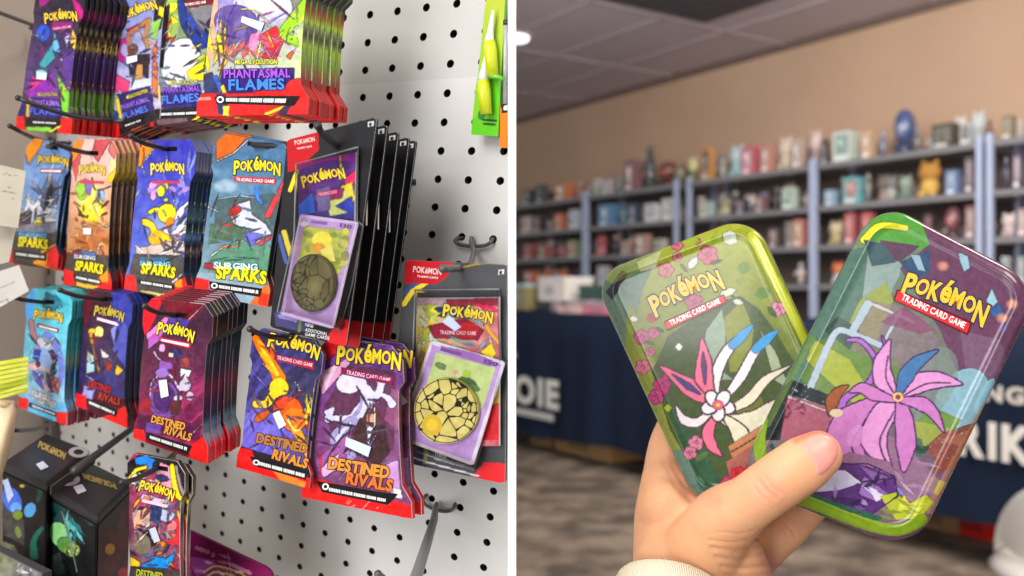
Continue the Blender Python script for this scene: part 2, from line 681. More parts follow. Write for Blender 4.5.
# --- pegboard bay on the left, its white end post, slotted upright and side panel
def board_pt(px, py):
    return hit(px, py, BO, NB)
PS, PT = 0.0223, 0.0155
h0 = board_pt(441, 151)
PS = (board_pt(471.6, 151.4) - h0).length
PT = (board_pt(437.7, 179.2) - h0).length
def lat(i, j):
    return h0 + RIGHT * (PS * i) + DOWN * (PT * j)
def pegboard(name, j0, j1, colr):
    mb = MB()
    K = 12
    hs, ht = 0.0026, 0.0022
    for i in range(-38, 6):
        for j in range(j0, j1):
            c = lat(i, j)
            sq, ho, hb = [], [], []
            for k in range(K):
                a = 2 * math.pi * (k + 0.5) / K
                ca, sa = math.cos(a), math.sin(a)
                m = max(abs(ca), abs(sa))
                sq.append(c + RIGHT * (PS / 2 * ca / m) + DOWN * (PT / 2 * sa / m))
                ho.append(c + RIGHT * (hs * ca) + DOWN * (ht * sa))
                hb.append(ho[-1] - NB * 0.003)
            # corners of the cell
            cor = [c + RIGHT * (sx * PS / 2) + DOWN * (sy * PT / 2) for sx, sy in ((1, 1), (-1, 1), (-1, -1), (1, -1))]
            for k in range(K):
                k2 = (k + 1) % K
                mb.add([ho[k], ho[k2], hb[k2], hb[k]], [(0, 1, 2, 3)], (40, 38, 36))
                a1, a2 = 2 * math.pi * (k + 0.5) / K, 2 * math.pi * (k + 1.5) / K
                poly = [ho[k], sq[k]]
                for q, cn in enumerate((0.25, 0.75, 1.25, 1.75)):
                    an = math.pi * cn
                    if a1 < an < a2:
                        poly.append(cor[q])
                poly += [sq[k2], ho[k2]]
                mb.add(poly, [tuple(range(len(poly)))], colr)
    o = mb.build(name, PAINT)
    bm = bmesh.new()
    bm.from_mesh(o.data)
    for co, no in ((Vector((-0.0022, 0, 0)), Vector((1, 0, 0))), (board_pt(52, 288), -RIGHT)):
        g = bm.verts[:] + bm.edges[:] + bm.faces[:]
        bmesh.ops.bisect_plane(bm, geom=g, plane_co=co, plane_no=no, clear_outer=True)
    bm.to_mesh(o.data)
    bm.free()
    return struct(o)
pegboard('wall_left', -2, 24, (206, 203, 199))
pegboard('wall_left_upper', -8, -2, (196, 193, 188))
# near-black sheet behind the holes, its colour standing in for the hollow's shade
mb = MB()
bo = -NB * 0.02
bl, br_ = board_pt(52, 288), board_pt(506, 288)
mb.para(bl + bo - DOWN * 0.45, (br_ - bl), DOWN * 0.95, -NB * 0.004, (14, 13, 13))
o = mb.build('hollow_shade', MATTE)
bm = bmesh.new()
bm.from_mesh(o.data)
bmesh.ops.bisect_plane(bm, geom=bm.verts[:] + bm.edges[:] + bm.faces[:], plane_co=Vector((-0.0022, 0, 0)), plane_no=Vector((1, 0, 0)), clear_outer=True)
bm.to_mesh(o.data)
bm.free()
struct(o)
# white end post of the bay
mb = MB()
mb.para(Vector((-0.00176, 0.395, EYE - 0.42)), Vector((0.00352, 0, 0)), Vector((0, 0.56, 0)), Vector((0, 0, 0.84)), (252, 252, 252))
struct(mb.build('trim_4', MATTE))
# slotted upright
mb = MB()
ub = board_pt(50, 288)
mb.para(ub - DOWN * 0.4 - RIGHT * 0.004 - NB * 0.006, RIGHT * 0.013, DOWN * 0.8, NB * 0.008, (128, 119, 112))
for k in range(44):
    mb.para(ub + DOWN * (0.018 * k - 0.4) - RIGHT * 0.0008 + NB * 0.0019, RIGHT * 0.005, DOWN * 0.010, NB * 0.0003, (52, 48, 45))
struct(mb.build('trim_5', MATTE))
# beige side panel that meets the board in the corner
sp = board_pt(46, 288)
sd = (P(-150, 288, 0.62) - sp).normalized()
mb = MB()
mb.para(sp - DOWN * 0.45, sd * 0.45, DOWN * 0.95, -NB.cross(DOWN) * 0.0 + Vector((0, 0.01, 0)), (190, 178, 166))
struct(mb.build('wall_side', PANELM))

# ================================================================== STORE AT THE BACK
RD = 9.0          # racks' front at the left edge
SHELF_Z = [1.925, 1.645, 1.385, 1.125, 0.865, 0.45, 0.1]
DEPTH = 0.42
BAYS = [(470, 583), (585.5, 675), (688, 811), (813.5, 978.5), (989, 1130)]
BAYN = ['leftmost', 'second from the left', 'middle', 'second from the right', 'rightmost']
for bi, (a, b) in enumerate(BAYS):
    pa, pb = along(RD, a), along(RD, b)
    rt = empty('shelving_rack', pa, 'grey metal shelving rack full of boxed figures, %s along the tan wall' % BAYN[bi], 'shelf', 'shelving racks along the back wall')
    for q in (pa, pb):
        for back in (0, DEPTH):
            mb = MB()
            mb.para(q - U * 0.016 - NW * back, U * 0.032, -NW * 0.03, Z * 1.965, (176, 188, 216))
            mb.build('upright', GLOSSY, rt)
    for z in SHELF_Z:
        mb = MB()
        mb.para(pa + Z * (z - 0.036) - NW * 0.005, (pb - pa), -NW * DEPTH, Z * 0.036, (128, 127, 130))
        mb.build('shelf_board', GLOSSY, rt)
    mb = MB()
    mb.para(pa + Z * 0.05 - NW * (DEPTH + 0.03), (pb - pa), -NW * 0.01, Z * 1.86, (112, 98, 90))
    mb.build('back_panel', MATTE, rt)

CN = [((40, 42, 46), 'black'), ((90, 92, 98), 'grey'), ((232, 230, 226), 'white'), ((196, 60, 62), 'red'), ((214, 110, 60), 'orange'),
      ((226, 176, 70), 'yellow'), ((58, 120, 110), 'green'), ((70, 110, 180), 'blue'), ((120, 190, 200), 'turquoise'), ((222, 120, 150), 'pink'),
      ((108, 72, 140), 'purple'), ((118, 70, 66), 'maroon'), ((205, 190, 160), 'cream'), ((150, 110, 80), 'brown'), ((60, 58, 96), 'navy'), ((190, 212, 190), 'pale green')]
def cname(c):
    return min(CN, key=lambda q: sum((a - b) ** 2 for a, b in zip(q[0], c)))[1]

def window_box(o, w, h, c, c2, label, grp):
    """boxed collectible with a window"""
    rt = empty('boxed_figure', o, label, 'box', grp)
    dp = w * 0.85
    mb = MB()
    f = o - U * w / 2
    mb.para(f - NW * dp, U * w, NW * (dp * 0.9), Z * h, c)
    fr = 0.10 * w
    g = f + NW * (-dp * 0.1)
    for a0, e1, e2 in ((g, U * w, Z * h * 0.24), (g + Z * h * 0.88, U * w, Z * h * 0.12), (g + Z * h * 0.24, U * fr, Z * h * 0.64), (g + Z * h * 0.24 + U * (w - fr), U * fr, Z * h * 0.64)):
        mb.para(a0, e1, e2, NW * dp * 0.1, c)
    mb.para(g + U * fr + Z * h * 0.24, U * (w - 2 * fr), Z * h * 0.64, NW * 0.002, tuple(min(255, x * 0.6 + 60) for x in c2))
    ct = mb.build('carton', GLOSSY, rt)
    mb = MB()
    m = g + U * w / 2 + NW * dp * 0.03
    mb.ball(m + Z * h * 0.62, (w * 0.25, w * 0.05, h * 0.16), c2, 10, 7)
    mb.ball(m + Z * h * 0.38, (w * 0.16, w * 0.045, h * 0.14), tuple(x * 0.8 for x in c2), 10, 7)
    mb.build('figure', GLOSSY, rt)
    mb = MB()
    mb.para(g + U * w * 0.12 + Z * h * 0.05 + NW * (dp * 0.1), U * w * 0.6, Z * h * 0.13, NW * 0.002, tuple(min(255, 255 - 0.3 * (255 - x)) for x in c2))
    mb.build('name_strip', GLOSSY, rt, None, ct)
    return rt

def plush(o, w, h, c, c2, label, grp):
    rt = empty('plush_toy', o, label, 'toy', grp)
    mb = MB()
    ax = (U, NW, Z)
    ctr = o - NW * w * 0.45
    mb.ball(ctr + Z * h * 0.28, (w * 0.42, w * 0.36, h * 0.28), c, 12, 8, ax)
    mb.build('body', CLOTH, rt)
    mb = MB()
    mb.ball(ctr + Z * h * 0.66, (w * 0.5, w * 0.4, h * 0.28), c2, 12, 8, ax)
    hd = mb.build('head', CLOTH, rt)
    for sx in (-1, 1):
        mb = MB()
        mb.ball(ctr + Z * h * 0.9 + U * sx * w * 0.3, (w * 0.13, w * 0.1, h * 0.12), c2, 8, 6, ax)
        mb.build('ear', CLOTH, rt, None, hd)
        mb = MB()
        mb.ball(ctr + Z * h * 0.10 + U * sx * w * 0.26 + NW * w * 0.2, (w * 0.16, w * 0.2, h * 0.1), c, 8, 6, ax)
        mb.build('foot', CLOTH, rt)
    return rt

def dome(o, w, h, c, c2, label, grp):
    rt = empty('display_bust', o, label, 'figure', grp)
    ctr = o - NW * w * 0.5
    mb = MB()
    mb.tube([ctr, ctr + Z * h * 0.12, ctr + Z * h * 0.3], [w * 0.42, w * 0.4, w * 0.28], tuple(x * 0.7 for x in c), 14)
    mb.build('base', GLOSSY, rt)
    mb = MB()
    mb.ball(ctr + Z * h * 0.62, (w * 0.46, w * 0.44, h * 0.38), c, 14, 9, (U, NW, Z))
    mb.build('dome', GLOSSY, rt)
    mb = MB()
    mb.ball(ctr + Z * h * 0.56 + NW * w * 0.2, (w * 0.3, w * 0.28, h * 0.2), c2, 12, 8, (U, NW, Z))
    mb.build('visor', GLOSSY, rt)
    return rt

def statue(o, w, h, c, c2, label, grp):
    rt = empty('figurine', o, label, 'figure', grp)
    ctr = o - NW * w * 0.5
    mb = MB()
    mb.tube([ctr, ctr + Z * h * 0.06], [w * 0.45, w * 0.42], (60, 60, 64), 14)
    mb.build('base', GLOSSY, rt)
    mb = MB()
    mb.tube([ctr + Z * h * 0.06, ctr + Z * h * 0.3, ctr + Z * h * 0.5, ctr + Z * h * 0.68, ctr + Z * h * 0.74], [w * 0.25, w * 0.2, w * 0.28, w * 0.22, w * 0.08], c, 12)
    for sx in (-1, 1):
        mb.tube([ctr + Z * h * 0.66 + U * sx * w * 0.2, ctr + Z * h * 0.5 + U * sx * w * 0.42 + NW * w * 0.1, ctr + Z * h * 0.42 + U * sx * w * 0.3 + NW * w * 0.3], [w * 0.09, w * 0.08, w * 0.07], c, 8)
    mb.build('body', GLOSSY, rt)
    mb = MB()
    mb.ball(ctr + Z * h * 0.86, (w * 0.2, w * 0.2, h * 0.13), c2, 12, 8)
    mb.build('head', GLOSSY, rt)
    return rt

KINDW = {'box': (window_box, 'window box'), 'plush': (plush, 'plush toy with round ears'),
         'dome': (dome, 'rounded display helmet'), 'statue': (statue, 'standing figurine')}
SEEN_L = {}
ORDW_ = 0
ORDW = ['first', 'second', 'third', 'fourth', 'fifth', 'sixth', 'seventh', 'eighth', 'ninth', 'tenth', 'eleventh', 'twelfth', 'thirteenth', 'fourteenth', 'fifteenth', 'sixteenth', 'seventeenth', 'eighteenth']
def bay_of(px):
    for i, (a, b) in enumerate(BAYS):
        if px < b + 4:
            return i
    return 4
SHN = ['atop', 'on second shelf of', 'on third shelf of', 'on fourth shelf of', 'on fifth shelf of']
def item(row, px, wpx, hpx, c, c2, kind, back=0.0):
    c = tuple(0.74 * v + 0.26 * (0.6 * sum(c) / 3 + 60) for v in c)
    c2 = tuple(0.8 * v + 0.2 * 140 for v in c2)
    p = along(RD, px)
    sc = p.y / FPX
    # a flat front turned from the viewer shows narrower than it is
    fs = 0.551 + 0.834 * (px - 512) / FPX
    if kind == 'box' and wpx < 24:
        wpx, hpx = wpx * .8, hpx * .9
    w = min(wpx * sc / fs * (0.62 if kind == 'box' else 0.8), 0.34)
    h = min(hpx * sc, 0.245) if row > 0 else hpx * sc
    o = along(RD, px, SHELF_Z[row], -0.03 - back)
    fn, desc = KINDW[kind]
    bi = bay_of(px)
    key = (row, bi, cname(c), kind)
    SEEN_L.setdefault(key, []).append((px, fn, o, w, h, c, c2, desc))

# (x, width, height, colour, second colour, kind): row 0 stands on top of the racks
TOP = [(523, 13, 17, (70, 74, 80), (120, 120, 125), 'box'), (536, 12, 20, (84, 82, 84), (52, 54, 60), 'box'), (557, 20, 19, (228, 120, 70), (225, 222, 190), 'box'),
       (572, 10, 16, (190, 130, 120), (210, 180, 170), 'statue'), (590, 12, 18, (170, 180, 160), (210, 200, 200), 'plush'), (602, 13, 16, (190, 180, 190), (200, 200, 190), 'box'),
       (613, 9, 20, (150, 150, 140), (190, 180, 170), 'statue'), (626, 18, 34, (150, 92, 104), (190, 160, 160), 'box'), (640, 17, 44, (82, 88, 92), (70, 80, 84), 'statue'),
       (657, 21, 26, (128, 66, 52), (160, 90, 60), 'dome'), (673, 11, 17, (100, 110, 80), (160, 160, 130), 'plush'), (686, 12, 26, (120, 120, 70), (226, 222, 160), 'plush'),
       (702, 17, 36, (222, 150, 70), (70, 50, 54), 'box'), (716, 12, 20, (170, 176, 150), (200, 190, 170), 'statue'), (729, 17, 32, (150, 200, 205), (200, 225, 230), 'plush'),
       (744, 23, 31, (222, 96, 112), (240, 190, 200), 'box'), (762, 18, 30, (220, 140, 120), (226, 190, 180), 'box'), (778, 17, 34, (208, 190, 160), (225, 205, 185), 'plush'),
       (793, 15, 32, (205, 180, 165), (230, 215, 205), 'box'), (809, 14, 36, (160, 130, 130), (225, 200, 195), 'plush'), (821, 10, 27, (64, 60, 62), (90, 84, 88), 'box'),
       (838, 27, 30, (206, 224, 214), (150, 190, 180), 'box'), (863, 19, 30, (220, 176, 130), (236, 200, 170), 'box'), (877, 12, 26, (110, 116, 150), (170, 170, 190), 'statue'),
       (895, 26, 46, (62, 82, 140), (130, 140, 170), 'dome'), (911, 12, 24, (100, 104, 110), (140, 140, 150), 'statue'),
       (939, 34, 24, (74, 72, 58), (96, 92, 74), 'box'), (962, 20, 24, (190, 190, 192), (110, 112, 116), 'box'), (972, 18, 33, (150, 160, 160), (196, 206, 206), 'plush'),
       (1004, 20, 26, (128, 122, 92), (150, 140, 110), 'box')]
for t in TOP:
    item(0, *t)
pal_by_row = {
    1: [(214, 206, 200), (170, 120, 110), (222, 112, 74), (214, 224, 236), (90, 150, 190), (84, 120, 160), (58, 62, 70), (224, 226, 226), (228, 228, 228), (180, 205, 210), (205, 196, 160), (120, 96, 92)],
    2: [(214, 120, 130), (216, 206, 180), (150, 170, 120), (60, 50, 60), (200, 150, 130), (226, 214, 200), (120, 140, 130), (180, 90, 90)],
    3: [(226, 120, 70), (196, 200, 210), (70, 60, 90), (200, 120, 140), (120, 110, 150), (220, 200, 190)],
    4: [(60, 62, 72), (160, 150, 130), (200, 170, 180), (90, 60, 60)]}
rng = random.Random(11)
def fill_row(row, x0, x1):
    x = x0
    k = 0
    while x < x1:
        w = (11 + 0.018 * (x - 516)) * rng.uniform(0.85, 1.35)
        cx = x + w / 2
        near = any(abs(cx - q) < 8 for q in (583, 675, 688, 812, 978, 989))
        if not near:
            h = (20 + 0.026 * (x - 516)) * rng.uniform(0.65, 1.0)
            c = rng.choice(pal_by_row[row])
            c2 = rng.choice(pal_by_row[row])
            item(row, cx, w, h, c, c2, rng.choice(['box', 'box', 'plush', 'statue', 'box']))
            k += 1
        x += w * 1.12
# second shelf: the colours that can be told apart in the blur
for t in [(521, 11, 18, (214, 200, 196), (170, 120, 110), 'box'), (534, 12, 18, (70, 60, 62), (150, 110, 100), 'box'), (555, 14, 18, (224, 112, 74), (230, 150, 120), 'box'),
          (570, 15, 21, (210, 222, 238), (170, 190, 220), 'box'), (601, 22, 24, (84, 140, 196), (140, 190, 220), 'box'), (616, 12, 22, (110, 150, 170), (90, 120, 150), 'statue'),
          (629, 14, 22, (60, 74, 100), (100, 110, 130), 'box'), (647, 21, 20, (232, 232, 230), (180, 190, 200), 'box'), (664, 19, 24, (236, 234, 230), (190, 200, 205), 'box'),
          (701, 18, 17, (180, 206, 208), (200, 190, 150), 'box'), (718, 14, 18, (196, 190, 150), (170, 150, 120), 'plush'), (737, 15, 16, (60, 66, 90), (130, 90, 100), 'box'),
          (756, 15, 18, (140, 92, 96), (170, 140, 140), 'box'), (784, 20, 24, (206, 226, 210), (150, 190, 170), 'box'), (800, 12, 18, (170, 160, 150), (120, 110, 110), 'statue'),
          (826, 17, 17, (150, 190, 225), (190, 210, 235), 'box'), (848, 26, 26, (96, 190, 200), (200, 150, 140), 'box'), (862, 12, 30, (128, 130, 124), (160, 160, 150), 'statue'),
          (884, 17, 26, (170, 170, 160), (120, 120, 116), 'plush'), (899, 16, 24, (110, 140, 126), (150, 170, 150), 'plush'), (921, 27, 38, (226, 178, 70), (190, 130, 50), 'plush'),
          (948, 22, 27, (100, 134, 190), (150, 180, 215), 'box'), (966, 16, 40, (100, 84, 96), (150, 130, 140), 'box'), (1001, 12, 34, (66, 58, 82), (110, 100, 120), 'statue'), (1014, 16, 40, (80, 66, 100), (190, 170, 180), 'box')]:
    item(1, *t)
fill_row(2, 518, 660)
for t in [(770, 18, 22, (80, 66, 66), (180, 140, 130), 'box'), (795, 19, 30, (222, 120, 104), (230, 190, 150), 'box'), (829, 16, 24, (190, 170, 110), (220, 200, 160), 'plush'), (846, 17, 34, (206, 84, 92), (230, 130, 130), 'box'), (863, 19, 34, (210, 84, 90), (232, 120, 110), 'box'),
          (925, 16, 30, (70, 44, 54), (120, 60, 70), 'box'), (945, 22, 33, (120, 66, 74), (190, 110, 110), 'dome'), (967, 18, 36, (150, 96, 92), (196, 170, 160), 'box'), (1003, 18, 24, (205, 180, 176), (226, 210, 205), 'plush'), (1019, 16, 30, (190, 150, 150), (225, 205, 200), 'box')]:
    item(2, *t)
fill_row(3, 518, 606)
fill_row(3, 786, 830)
for t in [(1002, 14, 30, (190, 200, 200), (150, 170, 180), 'box'), (1018, 14, 30, (150, 170, 176), (200, 200, 200), 'box')]:
    item(3, *t)
fill_row(4, 518, 606)
# a second file of smaller things stands behind the front ones and shows in the gaps
mut = [(236, 230, 224), (230, 214, 206), (240, 236, 230), (196, 186, 176), (150, 130, 120), (120, 100, 100), (206, 170, 160), (170, 180, 170), (90, 84, 92), (214, 200, 190), (160, 110, 100), (140, 150, 170), (110, 120, 110), (226, 220, 214), (190, 160, 130)]
for row, x0, x1 in ((0, 520, 1020), (1, 520, 1020), (2, 520, 650), (2, 770, 850), (2, 925, 1020), (3, 520, 604), (4, 520, 604)):
    x = x0
    while x < x1:
        wv_ = (8 + 0.012 * (x - 516)) * rng.uniform(.8, 1.3)
        if not any(abs(x - q) < 6 for q in (583, 675, 688, 812, 978, 989)):
            item(row, x, wv_, (19 + 0.024 * (x - 516)) * rng.uniform(.6, 1.25), rng.choice(mut), rng.choice(mut), rng.choice(['box', 'plush', 'statue', 'statue']), 0.17)
        x += wv_ * 1.12
for (row, bi, cn, kind), L in SEEN_L.items():
    L.sort()
    for n, (px, fn, o, w, h, c, c2, desc) in enumerate(L):
        lab = '%s %s %s %s rack' % (cn, desc, SHN[row], BAYN[bi])
        if len(L) > 1:
            lab = '%s from left, ' % ORDW[n] + lab.replace('plush toy with round ears', 'plush toy')
        fn(o, w, h, c, c2, lab, 'figures and boxes on the back racks')

# --- long table under a navy cloth
TD = 6.25
TZ = 0.933
ta, tb = along(TD, 470), along(TD, 1250)
rt = empty('display_table', along(TD, 760), 'long display table hidden under a navy printed cloth', 'table')
mb = MB()
mb.para(ta + Z * (TZ - 0.04) - NW * 0.02, tb - ta, -NW * 0.66, Z * 0.03, (120, 110, 100))
mb.build('table_top', MATTE, rt)
for f_ in (0.06, 0.5, 0.94):
    for k in (0.08, 0.58):
        mb = MB()
        q = ta + (tb - ta) * f_ - NW * k
        mb.tube([q, q + Z * (TZ - 0.04)], 0.02, (50, 50, 52), 8)
        mb.build('leg', MATTE, rt)
# cloth with soft folds
mb = MB()
NVC = 120
L_ = (tb - ta).length
prof = [(-0.72, 0.55), (-0.70, TZ), (-0.01, TZ + 0.002), (0.012, TZ - 0.012), (0.02, TZ - 0.2), (0.03, 0.5), (0.035, 0.13)]
V, Fs = [], []
for i in range(NVC + 1):
    t = i / NVC
    for k, (o_, z_) in enumerate(prof):
        wv = 0.018 * math.sin(t * 46) * max(0, (k - 3) / 3) + 0.012 * math.sin(t * 101 + 1) * max(0, (k - 3) / 3)
        V.append(ta + (tb - ta) * t + NW * (o_ + wv) + Z * (z_ + (0.012 * math.sin(t * 23) - 0.03 + 0.11 * t if k == len(prof) - 1 else 0)))
n_ = len(prof)
for i in range(NVC):
    for k in range(n_ - 1):
        Fs.append((i * n_ + k, (i + 1) * n_ + k, (i + 1) * n_ + k + 1, i * n_ + k + 1))
mb.add(V, Fs, (22, 34, 55), True)
def cloth_text(st, px0, px1, y_base, y_top, colr):
    d0 = TD * 599 / (px0 + 83)
    zb, zt = EYE - (y_base - 288) / FPX * d0, EYE - (y_top - 288) / FPX * d0
    lay, tw = text_layout(st, 0.045, None, 0.3)
    A = along(TD, px0, 0, 0.075)
    B = along(TD, px1, 0, 0.075)
    for v, f in lay:
        mb.add([A + (B - A) * (x / tw) + Z * (zb + y * (zt - zb)) for x, y in v], f, colr)
cloth_text('OOIE', 503, 567, 396, 372, (222, 222, 214))
cloth_text('ING', 988, 1034, 398, 383, (206, 200, 190))
cloth_text('RIK', 970, 1040, 451, 418, (226, 222, 214))
A, B = along(TD, 513, 0, 0.075), along(TD, 563, 0, 0.075)
mb.para(A + Z * 0.245, B - A, Z * 0.045, NW * 0.002, (196, 198, 196))
A, B = along(TD, 513, 0, 0.075), along(TD, 526, 0, 0.075)
mb.para(A + Z * 0.62, B - A, Z * 0.04, NW * 0.002, (150, 156, 166))
o = mb.build('table_cloth', CLOTH)
tag(o, 'navy blue cloth with white lettering draped over the long table', 'tablecloth')

# things on the table
def crate(name, label, cat, px, back, w, h, dpt, c, c2, z=TZ + 0.004, grp=None, d0=TD):
    o = along(d0, px, z, -back)
    rt = empty(name, o, label, cat, grp)
    mb = MB()
    mb.para(o - U * w / 2, U * w, -NW * dpt, Z * h, c)
    bd = mb.build('body', GLOSSY, rt)
    mb = MB()
    mb.para(o - U * (w / 2 + 0.006) + Z * h + NW * 0.006, U * (w + 0.012), -NW * (dpt + 0.012), Z * h * 0.14, c2)
    mb.build('lid', GLOSSY, rt)
    mb = MB()
    mb.para(o - U * w * 0.25 + Z * h * 0.3, U * w * 0.35, NW * 0.003, Z * h * 0.4, tuple(x * 0.75 for x in c2))
    mb.build('printed_label', GLOSSY, rt, None, bd)
    return rt
crate('storage_box', 'white carton with a small print standing on the navy table', 'box', 512, 0.34, 0.32, 0.15, 0.25, (236, 230, 220), (245, 244, 242), TZ + 0.075)
crate('storage_box', 'black tray under the white carton on the navy table', 'box', 516, 0.3, 0.36, 0.06, 0.3, (38, 36, 38), (50, 48, 50))
crate('storage_box', 'dark green box beside the white carton on the navy table', 'box', 546, 0.36, 0.22, 0.16, 0.2, (44, 82, 68), (60, 92, 70))
crate('storage_box', 'cream box at the near end of the pink row on the table', 'box', 561, 0.06, 0.24, 0.045, 0.16, (240, 200, 190), (244, 214, 200))
crate('storage_box', 'pink flat box on the edge of the navy table', 'box', 592, 0.06, 0.34, 0.05, 0.18, (224, 128, 158), (228, 160, 180))
crate('storage_box', 'olive box at the far left of the navy table', 'box', 484, 0.3, 0.2, 0.17, 0.2, (150, 140, 96), (180, 205, 215))
for k in range(4):
    crate('storage_box', 'small pale cup box behind the pink boxes, %s from the left' % ORDW[k], 'box', 522 + 15 * k, 0.27, 0.07, 0.07, 0.07, (170, 150, 160), (205, 190, 200), TZ + 0.004, 'small boxes on the table')
# under and beside the table
crate('wooden_crate', 'tan wooden crate on the floor below the tablecloth', 'crate', 563, 0.16, 0.6, 0.12, 0.3, (196, 152, 100), (206, 164, 112), 0.0)
crate('wooden_crate', 'narrow tan crate half hidden by the white post', 'crate', 522, 0.16, 0.25, 0.13, 0.3, (170, 132, 90), (176, 140, 98), 0.0)
crate('wooden_crate', 'tan wooden crate on the floor behind the tilted mauve tin', 'crate', 884, 0.4, 0.2, 0.10, 0.3, (170, 128, 88), (180, 140, 98), 0.0)
crate('floor_box', 'bright red low box on the carpet beside the white chair', 'box', 972, 0.0, 0.42, 0.10, 0.2, (228, 40, 32), (228, 46, 38), 0.0, None, 7.0)

# --- white moulded chair at the lower right
cd = 2.35
rt = empty('plastic_chair', P(1100, 288, cd) * 1 - Z * EYE + Z * 0, 'white moulded plastic chair at the right edge of the floor', 'chair')
rt.location.z = 0.0
mb = MB()
cx, cy = rt.location.x, rt.location.y
V, Fs = [], []
NA, NB_ = 22, 8
for i in range(NA + 1):
    a = math.radians(150 + 150 * i / NA)
    for k in range(NB_ + 1):
        t = k / NB_
        top = 0.53 * math.sin(math.pi * (0.16 + 0.68 * i / NA)) ** 0.9
        r = 0.215 + 0.03 * t
        V.append(Vector((cx + r * math.cos(a), cy + r * math.sin(a), 0.40 + (top - 0.30) * t)))
for i in range(NA):
    for k in range(NB_):
        q = i * (NB_ + 1) + k
        Fs.append((q, q + NB_ + 1, q + NB_ + 2, q + 1))
mb.add(V, Fs, (250, 246, 238), True)
o = mb.build('backrest', GLOSSY, rt)
o.modifiers.new('thickness', 'SOLIDIFY').thickness = 0.012
mb = MB()
mb.ball(Vector((cx, cy, 0.352)), (0.262, 0.25, 0.055), (250, 246, 238), 24, 8)
mb.build('seat', GLOSSY, rt)
for sx in (-1, 1):
    for sy in (-1, 1):
        mb = MB()
        mb.tube([(cx + sx * 0.13, cy + sy * 0.13, 0.37), (cx + sx * 0.19, cy + sy * 0.19, 0.0)], [0.016, 0.012], (180, 150, 110), 10)
        mb.build('leg', MATTE, rt)

# ================================================================== PACKS HANGING ON THE PEGBOARD
SL_L = [(0, .14), (.02, .11), (.075, .02), (.20, .02), (.25, .07), (.81, .065), (.90, .0), (1, 0)]
def mir(L):
    return [(v, 1 - u) for v, u in L]
def pouch(b):
    return lambda u, v: b * np.clip(np.sin(np.pi * np.clip((v - .22) / .66, 0, 1)), 0, 1) ** .6 * (1 - np.abs(2 * u - 1) ** 4)

BEH = ['second', 'third', 'fourth', 'fifth', 'sixth', 'seventh', 'eighth', 'ninth', 'tenth']
RODC = (46, 44, 46)

def peg(label, pts, r=0.0014, mount=None, flat=False):
    rt = empty('peg_hook', pts[0], label, 'hook', None)
    mb = MB()
    mb.tube(pts, r, RODC, 10)
    rd_ = mb.build('rod', ROD, rt)
    mb = MB()
    mb.ball(Vector(pts[-1]), r * 1.25, RODC, 10, 7)
    mb.build('tip', ROD, rt, None, rd_)
    mb = MB()
    b = Vector(pts[0])
    mb.tube([b - RIGHT * 0.012, b + RIGHT * 0.012], r * 1.1, RODC, 8)
    mb.build('mount_bar', ROD, rt)
    return rt

def to_board(p, step):
    s_ = step.normalized()
    t = (BO - p).dot(NB) / s_.dot(NB)
    return p + s_ * t

